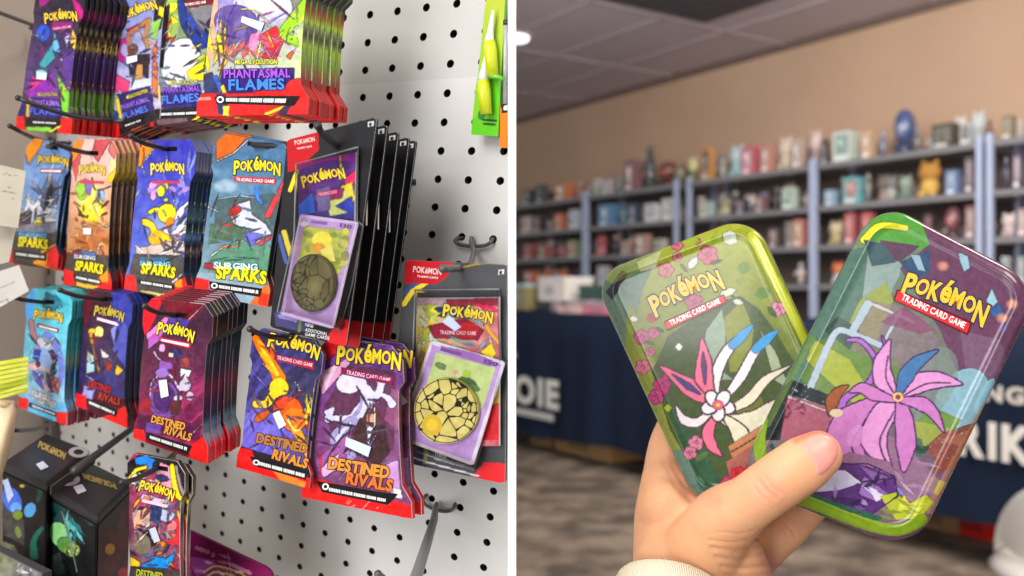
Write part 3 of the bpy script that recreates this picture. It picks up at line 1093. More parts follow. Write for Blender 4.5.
def stack(label, desc, group, quad, d, k, off, paint, side, hole, tip, stickers=(), bul=0.0022, thick=0.0022, peglabel=None, L=None, seed=1, edge=(214, 212, 206), name='booster_pack', cover=True, tipd=0.022):
    s = Sheet(quad, d, None, L or SL_L, mir(L or SL_L), pouch(bul))
    paint(s)
    x0_, x1_, y0_, y1_ = s.X.min(), s.X.max(), s.Y.min(), s.Y.max()
    if x1_ - x0_ > 30:   # small printed splinters over the picture
        smp = [tuple(np.clip(s.rgb[s.rng.randint(s.nv), s.rng.randint(s.nu)] * s.rng.choice([.55, .8, 1.25]), 0, 255)) for _ in range(26)]
        w_, h_ = x1_ - x0_, y1_ - y0_
        s.shard(34, smp, w_ * .13, 1.1, (x0_ + .15 * w_, y0_ + .32 * h_, x1_ - .15 * w_, y0_ + .76 * h_), .8)
    s.ink(.6, 8, 1.12)
    hp = s.at(hole[0], hole[1])
    if cover:   # hang slot
        w = s.wpx * 0.13
        ex = (np.array(quad[1], float) - np.array(quad[0], float))
        ex /= np.hypot(*ex)
        c = np.array(hole, float)
        s.bar([tuple(c - ex * w + np.array((0, -2.2))), tuple(c + ex * w + np.array((0, -2.2))), tuple(c + ex * w + np.array((0, 2.2))), tuple(c - ex * w + np.array((0, 2.2)))], (16, 14, 16))
    rt = empty(name, hp, label, 'card pack', group)
    mb = MB()
    s.into(mb, thick, edge, side)
    slv = mb.build('printed_sleeve', FOIL, rt)
    for q in stickers:
        plate(s, q[:4], 0.0009, 0.0002, q[4] if len(q) > 4 else (226, 232, 244)).build('price_sticker', CARD, rt, None, slv)
    # the packs behind, on the same peg
    xr = (s.mid.x / s.mid.y)
    dx, dy = off
    if k > 1:
        ee = dx * d / (FPX * (0.6 - 0.8 * xr))
        mpx = to_px(s.mid)
        step = (P(mpx[0] + dx, mpx[1] + dy, s.mid.y + 0.8 * ee) - s.mid) / (k - 1)
    else:
        step = -NB * 0.003
    rn = random.Random(seed)
    kids = [c for c in rt.children if c.name.startswith('printed')]
    for i in range(1, k):
        c = rt.copy()
        col.objects.link(c)
        for ch in kids:
            q = ch.copy()
            q.parent = c
            col.objects.link(q)
        c.location = hp + step * i
        c.rotation_euler = (rn.uniform(-.012, .012), rn.uniform(-.012, .012), rn.uniform(-.02, .02))
        c['label'] = ''
        tag(c, '%s pack from the front behind %s' % (BEH[i - 1], desc), 'card pack', group)
    if tip is not None:
        base = board_pt(hole[0] + (515 - hole[0]) * .12, hole[1] + (164 - hole[1]) * .12)
        tp = P(tip[0], tip[1], max(0.3, hp.y - tipd))
        m1 = hp + NB * 0.003
        pts = [base, base * 0.5 + m1 * 0.5, m1, m1 * 0.45 + tp * 0.55 - Z * 0.0012, m1 * 0.15 + tp * 0.85 - Z * 0.0008, tp]
        peg(peglabel, pts)
    return s, rt, step

RED = (226, 34, 34)
BLK = (22, 20, 22)
WHT = (238, 238, 236)

def band(s, L1, L2, R1, R2, c=RED, mark=True):
    pass

# ---- A  purple and lime pack, top left
def pA(s):
    s.grad((60, 5), (38, 32, 52), (45, 100), (108, 70, 150)).cloud(9, 10)
    s.p([(38, -6), (56, -4), (40, 9)], (150, 30, 120)).p([(71, -4), (80, 4), (86, 16), (78, 21)], (190, 24, 130))
    s.e(43, 33, 7, 9, (36, 84, 196), .3).e(42, 36, 2, 2, (120, 170, 235))
    s.p([(54, 30), (61, 50), (58, 57), (52, 50)], (110, 180, 235)).p([(39, 64), (52, 44), (55, 58), (42, 72)], (66, 160, 170)).p([(36, 70), (48, 68), (46, 80), (35, 78)], (150, 220, 230))
    s.p([(73, 28), (79, 44), (74, 52), (69, 40)], (240, 200, 90)).p([(64, 38), (71, 32), (67, 48)], (190, 190, 225)).p([(62, 55), (78, 48), (75, 88), (64, 76)], (92, 62, 140))
    s.p([(29, 80), (52, 74), (54, 94), (27, 98)], (150, 50, 180)).p([(32, 76), (44, 80), (30, 92)], (226, 50, 150))
    s.p([(57, 74), (70, 93), (68, 118), (62, 116), (60, 94)], (136, 214, 66)).p([(52, 22), (73, 22), (72, 30), (52, 31)], (140, 26, 110))
    s.speck(14, [(240, 210, 120), (230, 170, 200), (80, 60, 110)], 1, 2, (60, 50, 76, 90))
    s.p([(22, 97), (60, 99), (62, 118), (18, 117)], (46, 40, 110))
    s.p([(26, 98), (31, 98), (29, 118), (26, 118)], (236, 196, 80))
    s.p([(10, 116), (75, 118), (75, 140), (10, 140)], (40, 30, 40)).p([(10, 116), (24, 116), (26, 132), (10, 132)], RED).p([(61, 118), (75, 118), (75, 140), (56, 136)], RED)
    s.p([(26, 127), (50, 127), (54, 132), (27, 131)], (140, 214, 70)).l([(50, 132), (60, 126)], 2, (236, 214, 90))
    s.logo((45, 22), (77, 19), 8.5, (246, 206, 56), (40, 30, 60))
    s.txt('TRADING CARD GAME', (53, 30), (71, 27.5), 2.4, (245, 200, 220))
    s.txt('MEGA EVOLUTION', (38, 96), (57, 96), 3.4, (226, 206, 120), (50, 40, 20))
    s.txt('PHANTASMAL', (30, 105), (60, 106), 5.6, (170, 120, 230), (36, 22, 96), .08, .03)
    s.txt('FLAMES', (30, 114), (60, 115), 6.4, (90, 110, 235), (26, 26, 110), .08, .03)
    s.bar([(26, 119), (61, 121), (60, 126), (26, 124.5)], BLK)
    s.bar([(33, 121.2), (58, 122.6), (57.5, 124.2), (33, 123)], WHT, .0004, True)
sideA = ramp((0, (24, 20, 24)), (25, (24, 22, 22)), (30, (120, 112, 50)), (36, (22, 20, 22)), (40, (24, 22, 22)), (46, (130, 120, 70)), (56, (30, 26, 56)), (70, (36, 28, 60)), (85, (60, 26, 46)), (92, (110, 150, 60)), (108, (96, 140, 50)), (116, (60, 30, 24)), (122, (200, 24, 26)), (140, (150, 18, 22)))
stack('purple and lime card pack with a blue blot, front of the top left peg', 'the purple and lime pack at the top left', 'purple and lime packs at the top left',
      [(37, -18), (87, -14), (71, 134), (15, 129)], .575, 8, (40, 6), pA, sideA, (60, -4), None, [((37, 72), (47, 73), (46, 80), (36, 79))], edge=(70, 62, 60))

# ---- B  grey-blue tilted pack with brown shapes
def pB(s):
    s.grad((120, 0), (126, 134, 190), (140, 100), (196, 190, 214)).cloud(8, 14)
    s.p([(159, -20), (175, -20), (160, 30), (154, 20)], (40, 34, 40)).p([(159, 5), (165, 8), (163, 18), (158, 15)], (240, 210, 50))
    s.p([(126, 30), (150, 18), (150, 24), (130, 34)], (150, 40, 70)).e(124, 50, 8, 12, (196, 40, 150), .2).e(125, 50, 4.5, 7, (170, 160, 200))
    s.curve([(131, 52), (129, 36), (138, 28), (147, 20)], (6, 4), (176, 120, 80)).curve([(149, 20), (146, 36), (148, 48)], (5, 4), (170, 130, 70))
    s.e(133, 49, 5, 5, (120, 76, 40)).p([(128, 56), (150, 54), (148, 78), (130, 76)], (56, 44, 48)).p([(137, 64), (143, 64), (143, 80), (134, 80)], (196, 150, 90))
    s.p([(151, 22), (162, 18), (156, 40), (150, 38)], (140, 186, 90)).p([(152, 50), (157, 40), (158, 96), (152, 92)], (234, 120, 60)).p([(116, 74), (130, 82), (128, 92), (114, 92)], (226, 80, 130))
    s.p([(130, 80), (150, 78), (152, 92), (132, 94)], (214, 220, 240)).p([(118, 94), (150, 86), (156, 116), (120, 124)], (60, 50, 110))
    s.p([(115, 98), (119, 98), (124, 124), (120, 126)], (240, 214, 70)).p([(113, 110), (118, 112), (121, 130), (112, 128)], (46, 80, 160))
    s.p([(108, 124), (160, 108), (160, 130), (108, 146)], (40, 36, 40)).p([(106, 124), (118, 122), (121, 142), (106, 142)], RED).p([(131, 130), (160, 120), (160, 132), (134, 136)], (240, 130, 70))
    s.logo((123, 21), (157, 7), 8.5, (246, 206, 40), (30, 34, 60))
    s.txt('MEGA EVOLUTION', (127, 99), (148, 92), 3.4, (240, 220, 60), (60, 50, 20))
    s.txt('PHANTASMAL', (122, 110), (150, 101), 5, (150, 110, 220), (40, 24, 96), .08, .03)
    s.txt('FLAMES', (124, 119), (148, 111), 6, (90, 120, 220), (30, 30, 110), .08, .03)
    s.bar([(123, 124), (143, 117), (143, 121), (123, 128)], BLK)
    s.bar([(125, 125), (141, 119.4), (141, 121), (125, 126.6)], WHT, .0004, True)
sideB = ramp((0, (26, 24, 26)), (100, (40, 34, 44)), (120, (150, 30, 30)), (140, (190, 26, 28)))
stack('grey-blue card pack with brown and magenta shapes, tilted, on the top row', 'the tilted grey-blue pack in the top row', 'grey-blue packs in the top row',
      [(116, -18), (172, -38), (160, 118), (111, 140)], .565, 6, (26, 9), pB, sideB, (140, -12), None, [((126, 57), (137, 55), (137, 61), (127, 64))])

# ---- C  pack with a white and dark blue swell
def pC(s):
    s.grad((170, 0), (150, 180, 80), (190, 100), (120, 130, 170)).cloud(6, 16)
    s.p([(180, -20), (220, -30), (218, 3), (186, 9), (181, 0)], (110, 20, 40)).p([(184, 10), (216, 4), (216, 40), (200, 40)], (116, 116, 122)).p([(205, 24), (216, 12), (216, 60), (204, 44)], (30, 30, 40))
    s.p([(168, 4), (181, 2), (174, 12), (168, 14)], (232, 226, 60)).e(171, 31, 6, 12, (206, 40, 30), .2).e(173, 29, 5, 9, (150, 180, 80), .2).p([(170, 14), (180, 22), (172, 24)], (240, 220, 50))
    s.e(181, 63, 19, 26, (214, 220, 232), .35).e(184, 60, 13, 20, (232, 234, 240), .35)
    s.curve([(181, 2), (186, 24), (197, 36), (202, 40)], (7, 18), (28, 50, 120)).e(199, 40, 7, 7, (34, 60, 140)).p([(188, 8), (198, 26), (205, 33), (200, 36), (190, 26)], (40, 72, 160))
    s.curve([(186, 4), (194, 20), (204, 32)], (1, 1.2), (170, 180, 210)).e(202, 36, 1, 1, (225, 230, 240))
    s.p([(186, 72), (202, 60), (222, 44), (210, 70), (218, 82), (190, 80)], (244, 226, 40)).shard(12, [(246, 230, 50), (180, 190, 60), (60, 80, 150)], 10, 1.6, (196, 46, 214, 80), .9, -.7, .4)
    s.p([(160, 92), (200, 84), (204, 112), (160, 108)], (54, 44, 110)).p([(204, 74), (216, 80), (212, 96), (204, 92)], (40, 50, 80))
    s.p([(156, 86), (160, 84), (162, 112), (158, 112)], (236, 210, 70)).p([(164, 8), (170, 4), (163, 68), (158, 66)], (22, 22, 26))
    s.p([(140, 111), (210, 105), (210, 130), (140, 134)], (40, 36, 42)).p([(140, 109), (152, 110), (154, 126), (140, 128)], RED).p([(156, 119), (186, 118), (190, 124), (158, 125)], (110, 84, 90)).l([(188, 124), (200, 116)], 2.4, (240, 214, 60))
    s.txt('TRADING CARD GAME', (185, 6), (206, 3), 2.6, WHT)
    s.txt('MEGA EVOLUTION', (169, 85), (197, 83), 4.2, (226, 226, 130), (70, 76, 20))
    s.txt('PHANTASMAL', (163, 93), (200, 91), 5.4, (150, 90, 220), (40, 22, 100), .08, .03)
    s.txt('FLAMES', (162, 104), (199, 101), 8, (80, 130, 230), (24, 36, 110), .08, .03)
    s.bar([(154, 111.5), (198, 110), (198, 116), (154, 117.5)], BLK)
    s.bar([(161, 113.2), (197, 111.6), (197, 114), (161, 115.6)], WHT, .0004, True)
stack('card pack with a white swell and dark blue fin, between grey-blue and large packs', 'the white and dark blue pack in the top row', 'white and dark blue packs in the top row',
      [(166, -30), (226, -38), (207, 118), (150, 127)], .535, 6, (30, 10), pC, sideB, (195, -22), None)

# ---- D  large pack with violet plumes on lime
def pD(s):
    s.grad((240, 0), (150, 140, 190), (280, 80), (206, 220, 170)).cloud(7, 10)
    s.p([(210, -30), (218, -30), (218, 40), (212, 60), (204, 60)], (236, 176, 150))
    s.p([(290, -30), (330, -30), (308, 20), (286, 10)], (120, 130, 110))
    s.e(263, 6, 30, 15, (196, 196, 236), .1).e(268, 2, 24, 11, (222, 224, 246), .1)
    for a in range(9):
        s.curve([(240, 18 + a * .8), (262, 22 + a), (288 - a * 2, 12 + a)], (.7, .5), (120, 110, 190), .6)
    s.e(236, 22, 22, 17, (98, 82, 142), .2).shard(26, [(98, 80, 140), (84, 66, 130), (116, 98, 160)], 17, 3, (222, 22, 256, 40), 1, 1.75, .55)
    s.shard(16, [(214, 70, 60), (240, 180, 60), (226, 100, 90)], 9, 1.8, (222, 44, 262, 56), .85, 1.8, .5)
    s.shard(15, [(248, 224, 40), (244, 210, 50), (160, 190, 60)], 15, 2.2, (206, 30, 224, 66), .95, 1.9, .6)
    s.curve([(241, 9), (254, 10), (264, 18), (272, 30)], (1.2, 2), (226, 216, 120))
    s.p([(258, 36), (276, 26), (284, 40), (276, 60), (262, 58), (268, 44)], (240, 44, 56)).shard(12, [(242, 60, 70), (236, 90, 130)], 9, 1.6, (256, 32, 284, 46), .9, .3, .6)
    s.p([(250, 34), (260, 32), (256, 52), (248, 50)], (236, 140, 190), .8)
    s.curve([(308, 4), (292, 22), (284, 34), (300, 44)], (14, 7), (150, 206, 40)).curve([(290, 28), (296, 36), (290, 40)], (2, 1), (90, 150, 30)).shard(10, [(190, 226, 70), (130, 190, 40), (226, 240, 150)], 10, 1.6, (286, 16, 304, 50), .9, -.9, .5)
    s.p([(298, 30), (318, 20), (312, 90), (300, 70)], (206, 226, 120), .7).p([(286, 56), (296, 48), (290, 60)], (240, 100, 50))
    s.p([(222, 70), (294, 68), (294, 92), (218, 96)], (54, 30, 110)).p([(200, 76), (212, 72), (224, 96), (206, 96)], (50, 60, 100)).p([(212, 76), (217, 75), (227, 95), (221, 96)], (60, 100, 190)).p([(220, 86), (224, 84), (228, 96), (223, 96)], (240, 220, 60))
    s.p([(190, 93), (330, 93), (330, 122), (190, 122)], (230, 44, 44)).p([(290, 80), (300, 78), (314, 84), (318, 100), (280, 94), (250, 92), (282, 88)], (230, 44, 44))
    s.p([(216, 94), (226, 94), (230, 116), (218, 114)], (40, 54, 100)).p([(223, 106), (229, 106), (229, 116), (223, 116)], (236, 206, 70)).l([(266, 114), (286, 106)], 3, (236, 206, 60)).p([(284, 106), (292, 104), (286, 116), (276, 114)], (70, 50, 80))
    s.p([(196, 97), (211, 97), (211, 100), (196, 100)], (250, 150, 140))
    s.txt('MEGA EVOLUTION', (235, 64), (277, 64), 4.6, (226, 226, 90), (60, 66, 20), .1, .03)
    s.txt('PHANTASMAL', (224, 78), (290, 77), 8.5, (170, 90, 226), (50, 20, 110), .08, .03)
    s.txt('FLAMES', (229, 90), (284, 89), 10.5, (70, 140, 226), (24, 34, 110), .08, .03)
    s.bar([(214, 95.5), (300, 96), (294, 106), (216, 103.5)], BLK)
    s.bar([(226, 98), (288, 98.6), (287, 103), (226, 101.4)], WHT, .0004, True)
    s.txt('O', (217, 102.5), (223.5, 102.5), 6, WHT, None, .06, .05, lift=.0005)
sideD = ramp((0, (60, 56, 56)), (8, (150, 40, 50)), (20, (170, 196, 60)), (34, (60, 56, 60)), (44, (150, 186, 60)), (60, (120, 150, 70)), (72, (150, 80, 60)), (84, (160, 26, 30)), (130, (190, 26, 28)))
stack('large pack with violet plumes and lime feathers, nearest of the top row', 'the large violet and lime pack', 'violet and lime packs on the top row',
      [(212, -40), (318, -44), (308, 114), (196, 116)], .445, 7, (34, 11), pD, sideD, (265, -30), None, [((242, 16), (264, 23), (261, 31), (241, 22))], .003, .0026, edge=(96, 88, 80))

# ---- E  pale blue pack with a white splash, second row left
def pE(s):
    s.grad((60, 150), (110, 150, 206), (40, 235), (150, 176, 210)).cloud(7, 14)
    s.p([(20, 130), (48, 130), (40, 148), (34, 158), (28, 164)], (244, 150, 40)).l([(45, 142), (29, 164)], 1.2, WHT)
    s.shard(16, [(206, 220, 240), (90, 130, 190), (60, 80, 120)], 18, 3, (30, 176, 64, 220), .7, 1.7, .25)
    s.p([(46, 195), (52, 178), (53, 192), (47, 214), (43, 210)], (34, 36, 46))
    s.shard(26, [(244, 244, 240), (226, 230, 236), (190, 196, 206)], 12, 2.2, (26, 200, 54, 222), .95)
    s.p([(18, 216), (32, 208), (30, 224), (18, 226)], (70, 56, 46)).e(38, 223, 5, 4, (226, 220, 90)).p([(16, 224), (56, 222), (56, 236), (16, 236)], (120, 110, 116), .7)
    s.p([(12, 232), (62, 234), (62, 270), (6, 262)], (70, 66, 64)).p([(18, 231), (46, 232), (50, 237), (18, 236)], (60, 130, 170))
    s.p([(0, 247), (12, 248), (13, 262), (0, 262)], RED).p([(46, 252), (62, 240), (62, 272), (44, 266)], RED).p([(33, 262), (48, 254), (46, 267), (34, 264)], (246, 160, 40)).l([(42, 252), (56, 244)], 2.4, (246, 190, 50))
    s.logo((38, 163), (68, 165), 7.4, (240, 200, 50), (40, 50, 40))
    s.bar([(40, 168.6), (62, 169), (62, 173.4), (40, 173)], (150, 30, 50))
    s.bar([(40.8, 169.6), (61, 170), (61, 172.4), (40.8, 172)], (238, 226, 236), .0004)
    s.txt('SURGING', (19, 237), (46, 238), 4, (150, 210, 230), (30, 60, 90))
    s.txt('SPARKS', (18, 246), (47, 249), 9, (250, 232, 20), (70, 60, 10), .08, .05, .1)
    s.bar([(14, 250), (47, 255), (46, 261), (14, 257)], BLK)
    s.bar([(16, 252.4), (45, 256.2), (45, 258.6), (16, 255)], WHT, .0004, True)
sideE = ramp((140, (120, 140, 170)), (170, (24, 40, 56)), (190, (18, 44, 60)), (215, (30, 60, 80)), (235, (24, 30, 40)), (248, (30, 60, 90)), (258, (200, 30, 30)), (275, (160, 20, 30)))
stack('pale blue pack with a white starburst, leftmost of the second row', 'the pale blue starburst pack', 'pale blue packs in the second row',
      [(28, 137), (72, 146), (57, 268), (3, 260)], .61, 4, (16, 6), pE, sideE, (52, 147), (53, 141), (), .002, .0026, 'short black peg through the pale blue starburst pack', edge=(100, 120, 140))

# ---- F  peach pack with a yellow burst
def pF(s):
    s.grad((90, 150), (236, 196, 190), (90, 250), (190, 130, 80)).cloud(7, 14)
    s.p([(72, 140), (84, 140), (78, 160), (70, 166)], (246, 150, 60)).p([(96, 136), (112, 138), (98, 162), (92, 154)], (196, 84, 90)).p([(112, 140), (118, 146), (114, 160), (108, 150)], (206, 110, 110)).p([(72, 164), (82, 150), (76, 182)], (200, 90, 100))
    s.p([(118, 160), (118, 182), (106, 182), (110, 170)], (236, 190, 50)).p([(112, 156), (118, 166), (108, 176)], (240, 210, 150))
    s.e(90, 200, 17, 20, (226, 226, 130), 0, .8, .6).e(82, 190, 6, 10, (150, 200, 70)).e(100, 196, 5, 7, (140, 180, 230)).p([(84, 178), (92, 182), (90, 196), (86, 192)], (130, 110, 190))
    s.curve([(92, 178), (96, 190), (112, 186)], (1, .6), (90, 90, 50))
    s.e(92, 212, 15, 13, (248, 224, 40), 0, .9, .6).shard(14, [(248, 226, 50), (226, 200, 60), (240, 240, 180)], 10, 1.6, (80, 196, 106, 216), .85, 1.5, .5)
    s.e(92, 238, 18, 20, (176, 106, 54), 0, .8, .7).speck(26, [(206, 150, 90), (150, 84, 44), (230, 180, 120)], 1.2, 3, (76, 216, 108, 252))
    s.p([(62, 252), (112, 256), (112, 300), (60, 288)], (70, 62, 56)).p([(73, 250), (96, 252), (95, 258), (73, 256)], (80, 110, 160))
    s.p([(60, 268), (73, 271), (75, 286), (60, 284)], RED).p([(98, 278), (114, 270), (114, 300), (96, 292)], RED).p([(100, 276), (108, 268), (108, 282), (100, 282)], (246, 160, 40)).p([(76, 282), (98, 286), (96, 290), (76, 286)], (220, 180, 60))
    s.logo((79, 173), (105, 173), 7.4, (236, 206, 70), (150, 120, 80))
    s.bar([(80, 180), (104, 181), (104, 184), (80, 183.4)], (200, 60, 80))
    s.txt('SURGING', (74, 258), (95, 260), 3.6, (236, 240, 240), (40, 60, 90))
    s.txt('SPARKS', (75, 270), (102, 274), 9, (250, 232, 20), (60, 54, 20), .08, .05, .1)
    s.bar([(73, 274), (101, 280), (101, 285), (74, 279)], BLK)
    s.bar([(76, 276), (99.6, 281), (99.6, 283.4), (76, 278.4)], WHT, .0004, True)
sideF = ramp((140, (220, 170, 140)), (158, (200, 160, 80)), (178, (190, 160, 70)), (184, (44, 40, 34)), (215, (60, 44, 36)), (240, (60, 36, 26)), (255, (24, 34, 54)), (272, (30, 60, 80)), (284, (120, 30, 40)), (300, (200, 30, 30)))
stack('peach pack with a yellow burst and a tiny price sticker, second row', 'the peach pack with a yellow burst', 'peach packs in the second row',
      [(71, 138), (118, 141), (111, 297), (63, 284)], .575, 6, (28, -3), pF, sideF, (92, 153), (53, 142), [((83, 228), (91, 228.5), (91, 234.6), (83, 234))], .002, .0022, 'black peg running through the peach packs', edge=(84, 70, 58))

# ---- G  royal blue pack with a yellow splash
def pG(s):
    s.grad((170, 150), (60, 62, 170), (160, 260), (90, 110, 200)).cloud(8, 12)
    s.p([(140, 138), (157, 144), (142, 166), (138, 168)], (240, 140, 20)).l([(157, 144), (142, 165), (145, 176)], 1.4, WHT)
    s.shard(16, [(120, 130, 220), (150, 170, 236), (60, 60, 150)], 14, 1.8, (142, 160, 196, 240), .6, 1.6, .4)
    s.speck(12, [(170, 140, 220), (140, 120, 210), (206, 216, 70), (220, 170, 220)], 2, 5, (150, 184, 190, 200), .9).e(161, 191, 4, 6, (216, 222, 50)).e(153, 196, 3, 5, (220, 160, 220))
    s.e(166, 226, 22, 24, (190, 206, 240), 0, .55, .7)
    s.shard(12, [(244, 244, 236), (226, 236, 246)], 16, 2.6, (152, 206, 184, 240), .85, -1, .8)
    # abstract yellow leaf splash
    s.e(167, 213, 9, 10, (248, 220, 40), .5).curve([(150, 212), (157, 209), (163, 212)], (5, 3), (206, 206, 40)).curve([(145, 222), (152, 226), (156, 238)], (8, 6), (240, 200, 50)).e(157, 238, 9, 8, (244, 176, 40), -.3).curve([(164, 236), (172, 240), (176, 243)], (6, 5), (248, 200, 40)).e(170, 222, 4, 5, (240, 140, 30), .3)
    s.p([(136, 248), (184, 240), (186, 260), (136, 262)], (210, 190, 180)).curve([(136, 246), (152, 256), (186, 244)], (2, 2), WHT)
    s.p([(134, 254), (184, 256), (184, 304), (124, 292)], (76, 72, 70)).p([(140, 257), (168, 258), (172, 264), (140, 262)], (60, 110, 150))
    s.p([(122, 274), (135, 276), (137, 292), (122, 290)], RED).p([(174, 284), (188, 274), (190, 304), (168, 298)], RED).p([(175, 282), (182, 278), (182, 288), (175, 287)], (248, 150, 30)).l([(173, 282), (182, 274)], 2, (240, 230, 220)).p([(141, 290), (165, 294), (163, 297), (141, 292)], (220, 200, 120))
    s.logo((151, 173), (184, 172), 9.4, (250, 222, 40), (40, 36, 110))
    s.bar([(152, 180.6), (180, 181), (180, 183.6), (152, 183.4)], (200, 50, 80))
    s.txt('SURGING', (140, 265), (170, 266), 4, (150, 220, 226), (24, 60, 90))
    s.txt('SPARKS', (141, 273), (174, 278), 10, (250, 232, 20), (60, 54, 20), .08, .05, .1)
    s.bar([(137, 279), (175, 285), (174, 290), (138, 284)], BLK)
    s.bar([(141, 281), (172, 286), (172, 288.4), (141, 283.4)], WHT, .0004, True)
sideG = ramp((140, (90, 100, 150)), (170, (150, 150, 170)), (176, (24, 44, 60)), (200, (26, 54, 66)), (218, (96, 130, 124)), (226, (26, 40, 50)), (238, (110, 150, 180)), (246, (40, 40, 46)), (252, (140, 116, 112)), (258, (30, 40, 56)), (275, (30, 60, 80)), (288, (120, 30, 40)), (304, (190, 30, 30)))
stack('royal blue pack with a yellow-orange splash, in the middle of the second row', 'the royal blue pack with a yellow splash', 'royal blue packs in the second row',
      [(138, 140), (199, 139), (186, 303), (124, 289)], .53, 6, (17, 1), pG, sideG, (169, 149), (131, 136), (), .0022, .0022, 'black peg running through the royal blue packs', edge=(74, 86, 110))

# ---- H  sea-blue pack with red and white blades
def pH(s):
    s.grad((260, 140), (70, 110, 146), (235, 280), (120, 150, 160)).cloud(9, 12)
    s.p([(216, 128), (250, 134), (234, 152), (216, 162)], (200, 100, 30)).l([(248, 140), (234, 153), (217, 161)], 1.6, (230, 226, 220)).e(226, 186, 14, 8, (200, 214, 226), 0, .6, .7)
    s.p([(216, 198), (290, 192), (286, 232), (214, 234)], (74, 96, 100)).p([(210, 224), (246, 218), (250, 240), (208, 244)], (78, 104, 80))
    s.curve([(218, 199), (240, 196), (262, 199)], (1, 1), (170, 200, 214))
    s.p([(212, 254), (244, 238), (276, 246), (272, 276), (208, 272)], (92, 144, 116)).curve([(211, 256), (226, 246), (246, 240)], (2, 1), (226, 240, 226))
    s.p([(284, 178), (287, 182), (270, 218), (263, 218)], (206, 62, 72)).p([(254, 244), (270, 234), (280, 230), (262, 246)], (216, 74, 76))
    s.p([(228, 212), (240, 203), (250, 200), (252, 214), (266, 224), (272, 234), (252, 246), (244, 238), (246, 230), (234, 224)], (206, 210, 226)).p([(246, 232), (264, 234), (252, 246), (244, 240)], (110, 110, 200)).e(235, 211, 7, 4, (176, 50, 50), -.5).p([(217, 223), (234, 224), (230, 227)], (190, 60, 70))
    s.curve([(256, 190), (258, 198), (262, 203)], (5, 3), (60, 130, 226)).p([(255, 190), (257, 186), (260, 200)], (80, 120, 220))
    s.p([(196, 272), (272, 280), (272, 312), (190, 300)], (150, 172, 186)).p([(205, 262), (225, 266), (224, 272), (204, 268)], (150, 40, 60))
    s.p([(190, 276), (209, 280), (209, 296), (190, 294)], RED).p([(262, 288), (274, 280), (274, 312), (250, 304)], (240, 110, 40)).p([(260, 292), (274, 296), (272, 312), (258, 304)], (236, 60, 40))
    s.logo((234, 172), (280, 173), 11, (250, 214, 40), (24, 40, 50), .26)
    s.bar([(234, 176.4), (276, 178), (275, 184.6), (234, 181.6)], (190, 40, 60))
    s.txt('TRADING CARD GAME', (236, 180.8), (274, 183), 3.2, WHT, lift=.0004)
    s.txt('SURGING', (214, 268), (257, 270), 6, (226, 240, 236), (50, 130, 140), .1, .03)
    s.txt('SPARKS', (216, 278), (265, 284), 12, (250, 232, 20), (60, 56, 10), .09, .05, .1)
    s.bar([(209, 281), (262, 288.5), (260, 297), (210, 289)], BLK)
    s.bar([(219, 285), (259, 290.6), (258.6, 294), (219, 288)], WHT, .0004, True)
    s.txt('O', (211, 287.6), (217, 288.6), 5, WHT, None, .06, .05, lift=.0005)
sideH = ramp((130, (60, 90, 120)), (170, (40, 60, 80)), (230, (30, 44, 56)), (270, (40, 50, 60)), (290, (150, 40, 30)), (310, (200, 50, 30)))
stack('sea-blue pack with red and white blades, right of the royal blue pack', 'the sea-blue pack with red blades', 'sea-blue packs in the second row',
      [(214, 132), (296, 146), (267, 307), (194, 293)], .478, 2, (6, -2), pH, sideH, (258, 145), (296, 142), (), .0026, .003, 'black peg above the sea-blue pack with red blades', tipd=0.012)

# ---- K  light blue pack, third row
def pK(s):
    s.grad((60, 295), (84, 190, 206), (40, 400), (150, 196, 226)).cloud(8, 10)
    s.p([(24, 290), (36, 290), (33, 318), (26, 320)], (80, 160, 226)).p([(46, 292), (62, 300), (54, 312), (60, 318), (42, 306)], (30, 110, 130))
    s.shard(8, [(40, 110, 130), (60, 150, 170)], 9, 1.6, (46, 296, 64, 306), .8, .6, .6)
    s.e(49, 362, 15, 31, (120, 130, 210), -.15).e(46, 364, 12, 27, (150, 180, 230), -.15)
    s.curve([(31, 322), (36, 340), (48, 346), (52, 340)], (6, 4), (170, 120, 130)).e(44, 343, 8, 5, (206, 206, 214), .5).p([(34, 348), (41, 350), (38, 362), (33, 358)], (50, 60, 170)).e(34, 366, 6, 5, (226, 190, 190)).e(38, 364, 2, 3, (110, 30, 50))
    s.p([(40, 366), (52, 370), (48, 396), (42, 388)], (206, 186, 190)).p([(31, 370), (40, 374), (44, 390), (36, 382)], (90, 80, 180)).p([(48, 374), (60, 380), (58, 394), (52, 390)], (226, 110, 90)).p([(46, 372), (51, 376), (53, 394), (49, 386)], (90, 40, 120))
    s.curve([(52, 352), (55, 362), (53, 372)], (4, 6), (34, 36, 60))
    s.p([(18, 398), (70, 404), (66, 428), (16, 412)], (110, 186, 230)).p([(14, 396), (28, 399), (29, 410), (16, 408)], RED).p([(56, 412), (68, 412), (66, 428), (56, 424)], RED).p([(28, 406), (56, 416), (56, 422), (28, 412)], (100, 190, 236))
    s.logo((34, 318), (62, 321), 8, (246, 206, 40), (40, 60, 60))
    s.bar([(37, 323), (59, 328.6), (58.6, 333), (37, 327)], (130, 26, 60))
    s.bar([(39, 325), (57, 329.6), (57, 331.6), (39, 327)], (240, 226, 226), .0004)
    s.txt('JOURNEY', (30, 394), (50, 401), 5, WHT, (24, 34, 44), .1, .03)
    s.txt('TOGETHER', (33, 401), (55, 408), 6, WHT, (24, 34, 44), .1, .03)
    s.bar([(29, 402), (56, 412), (56, 417), (29, 407)], BLK)
    s.bar([(32, 404.6), (55, 413.2), (55, 415.2), (32, 406.6)], WHT, .0004, True)
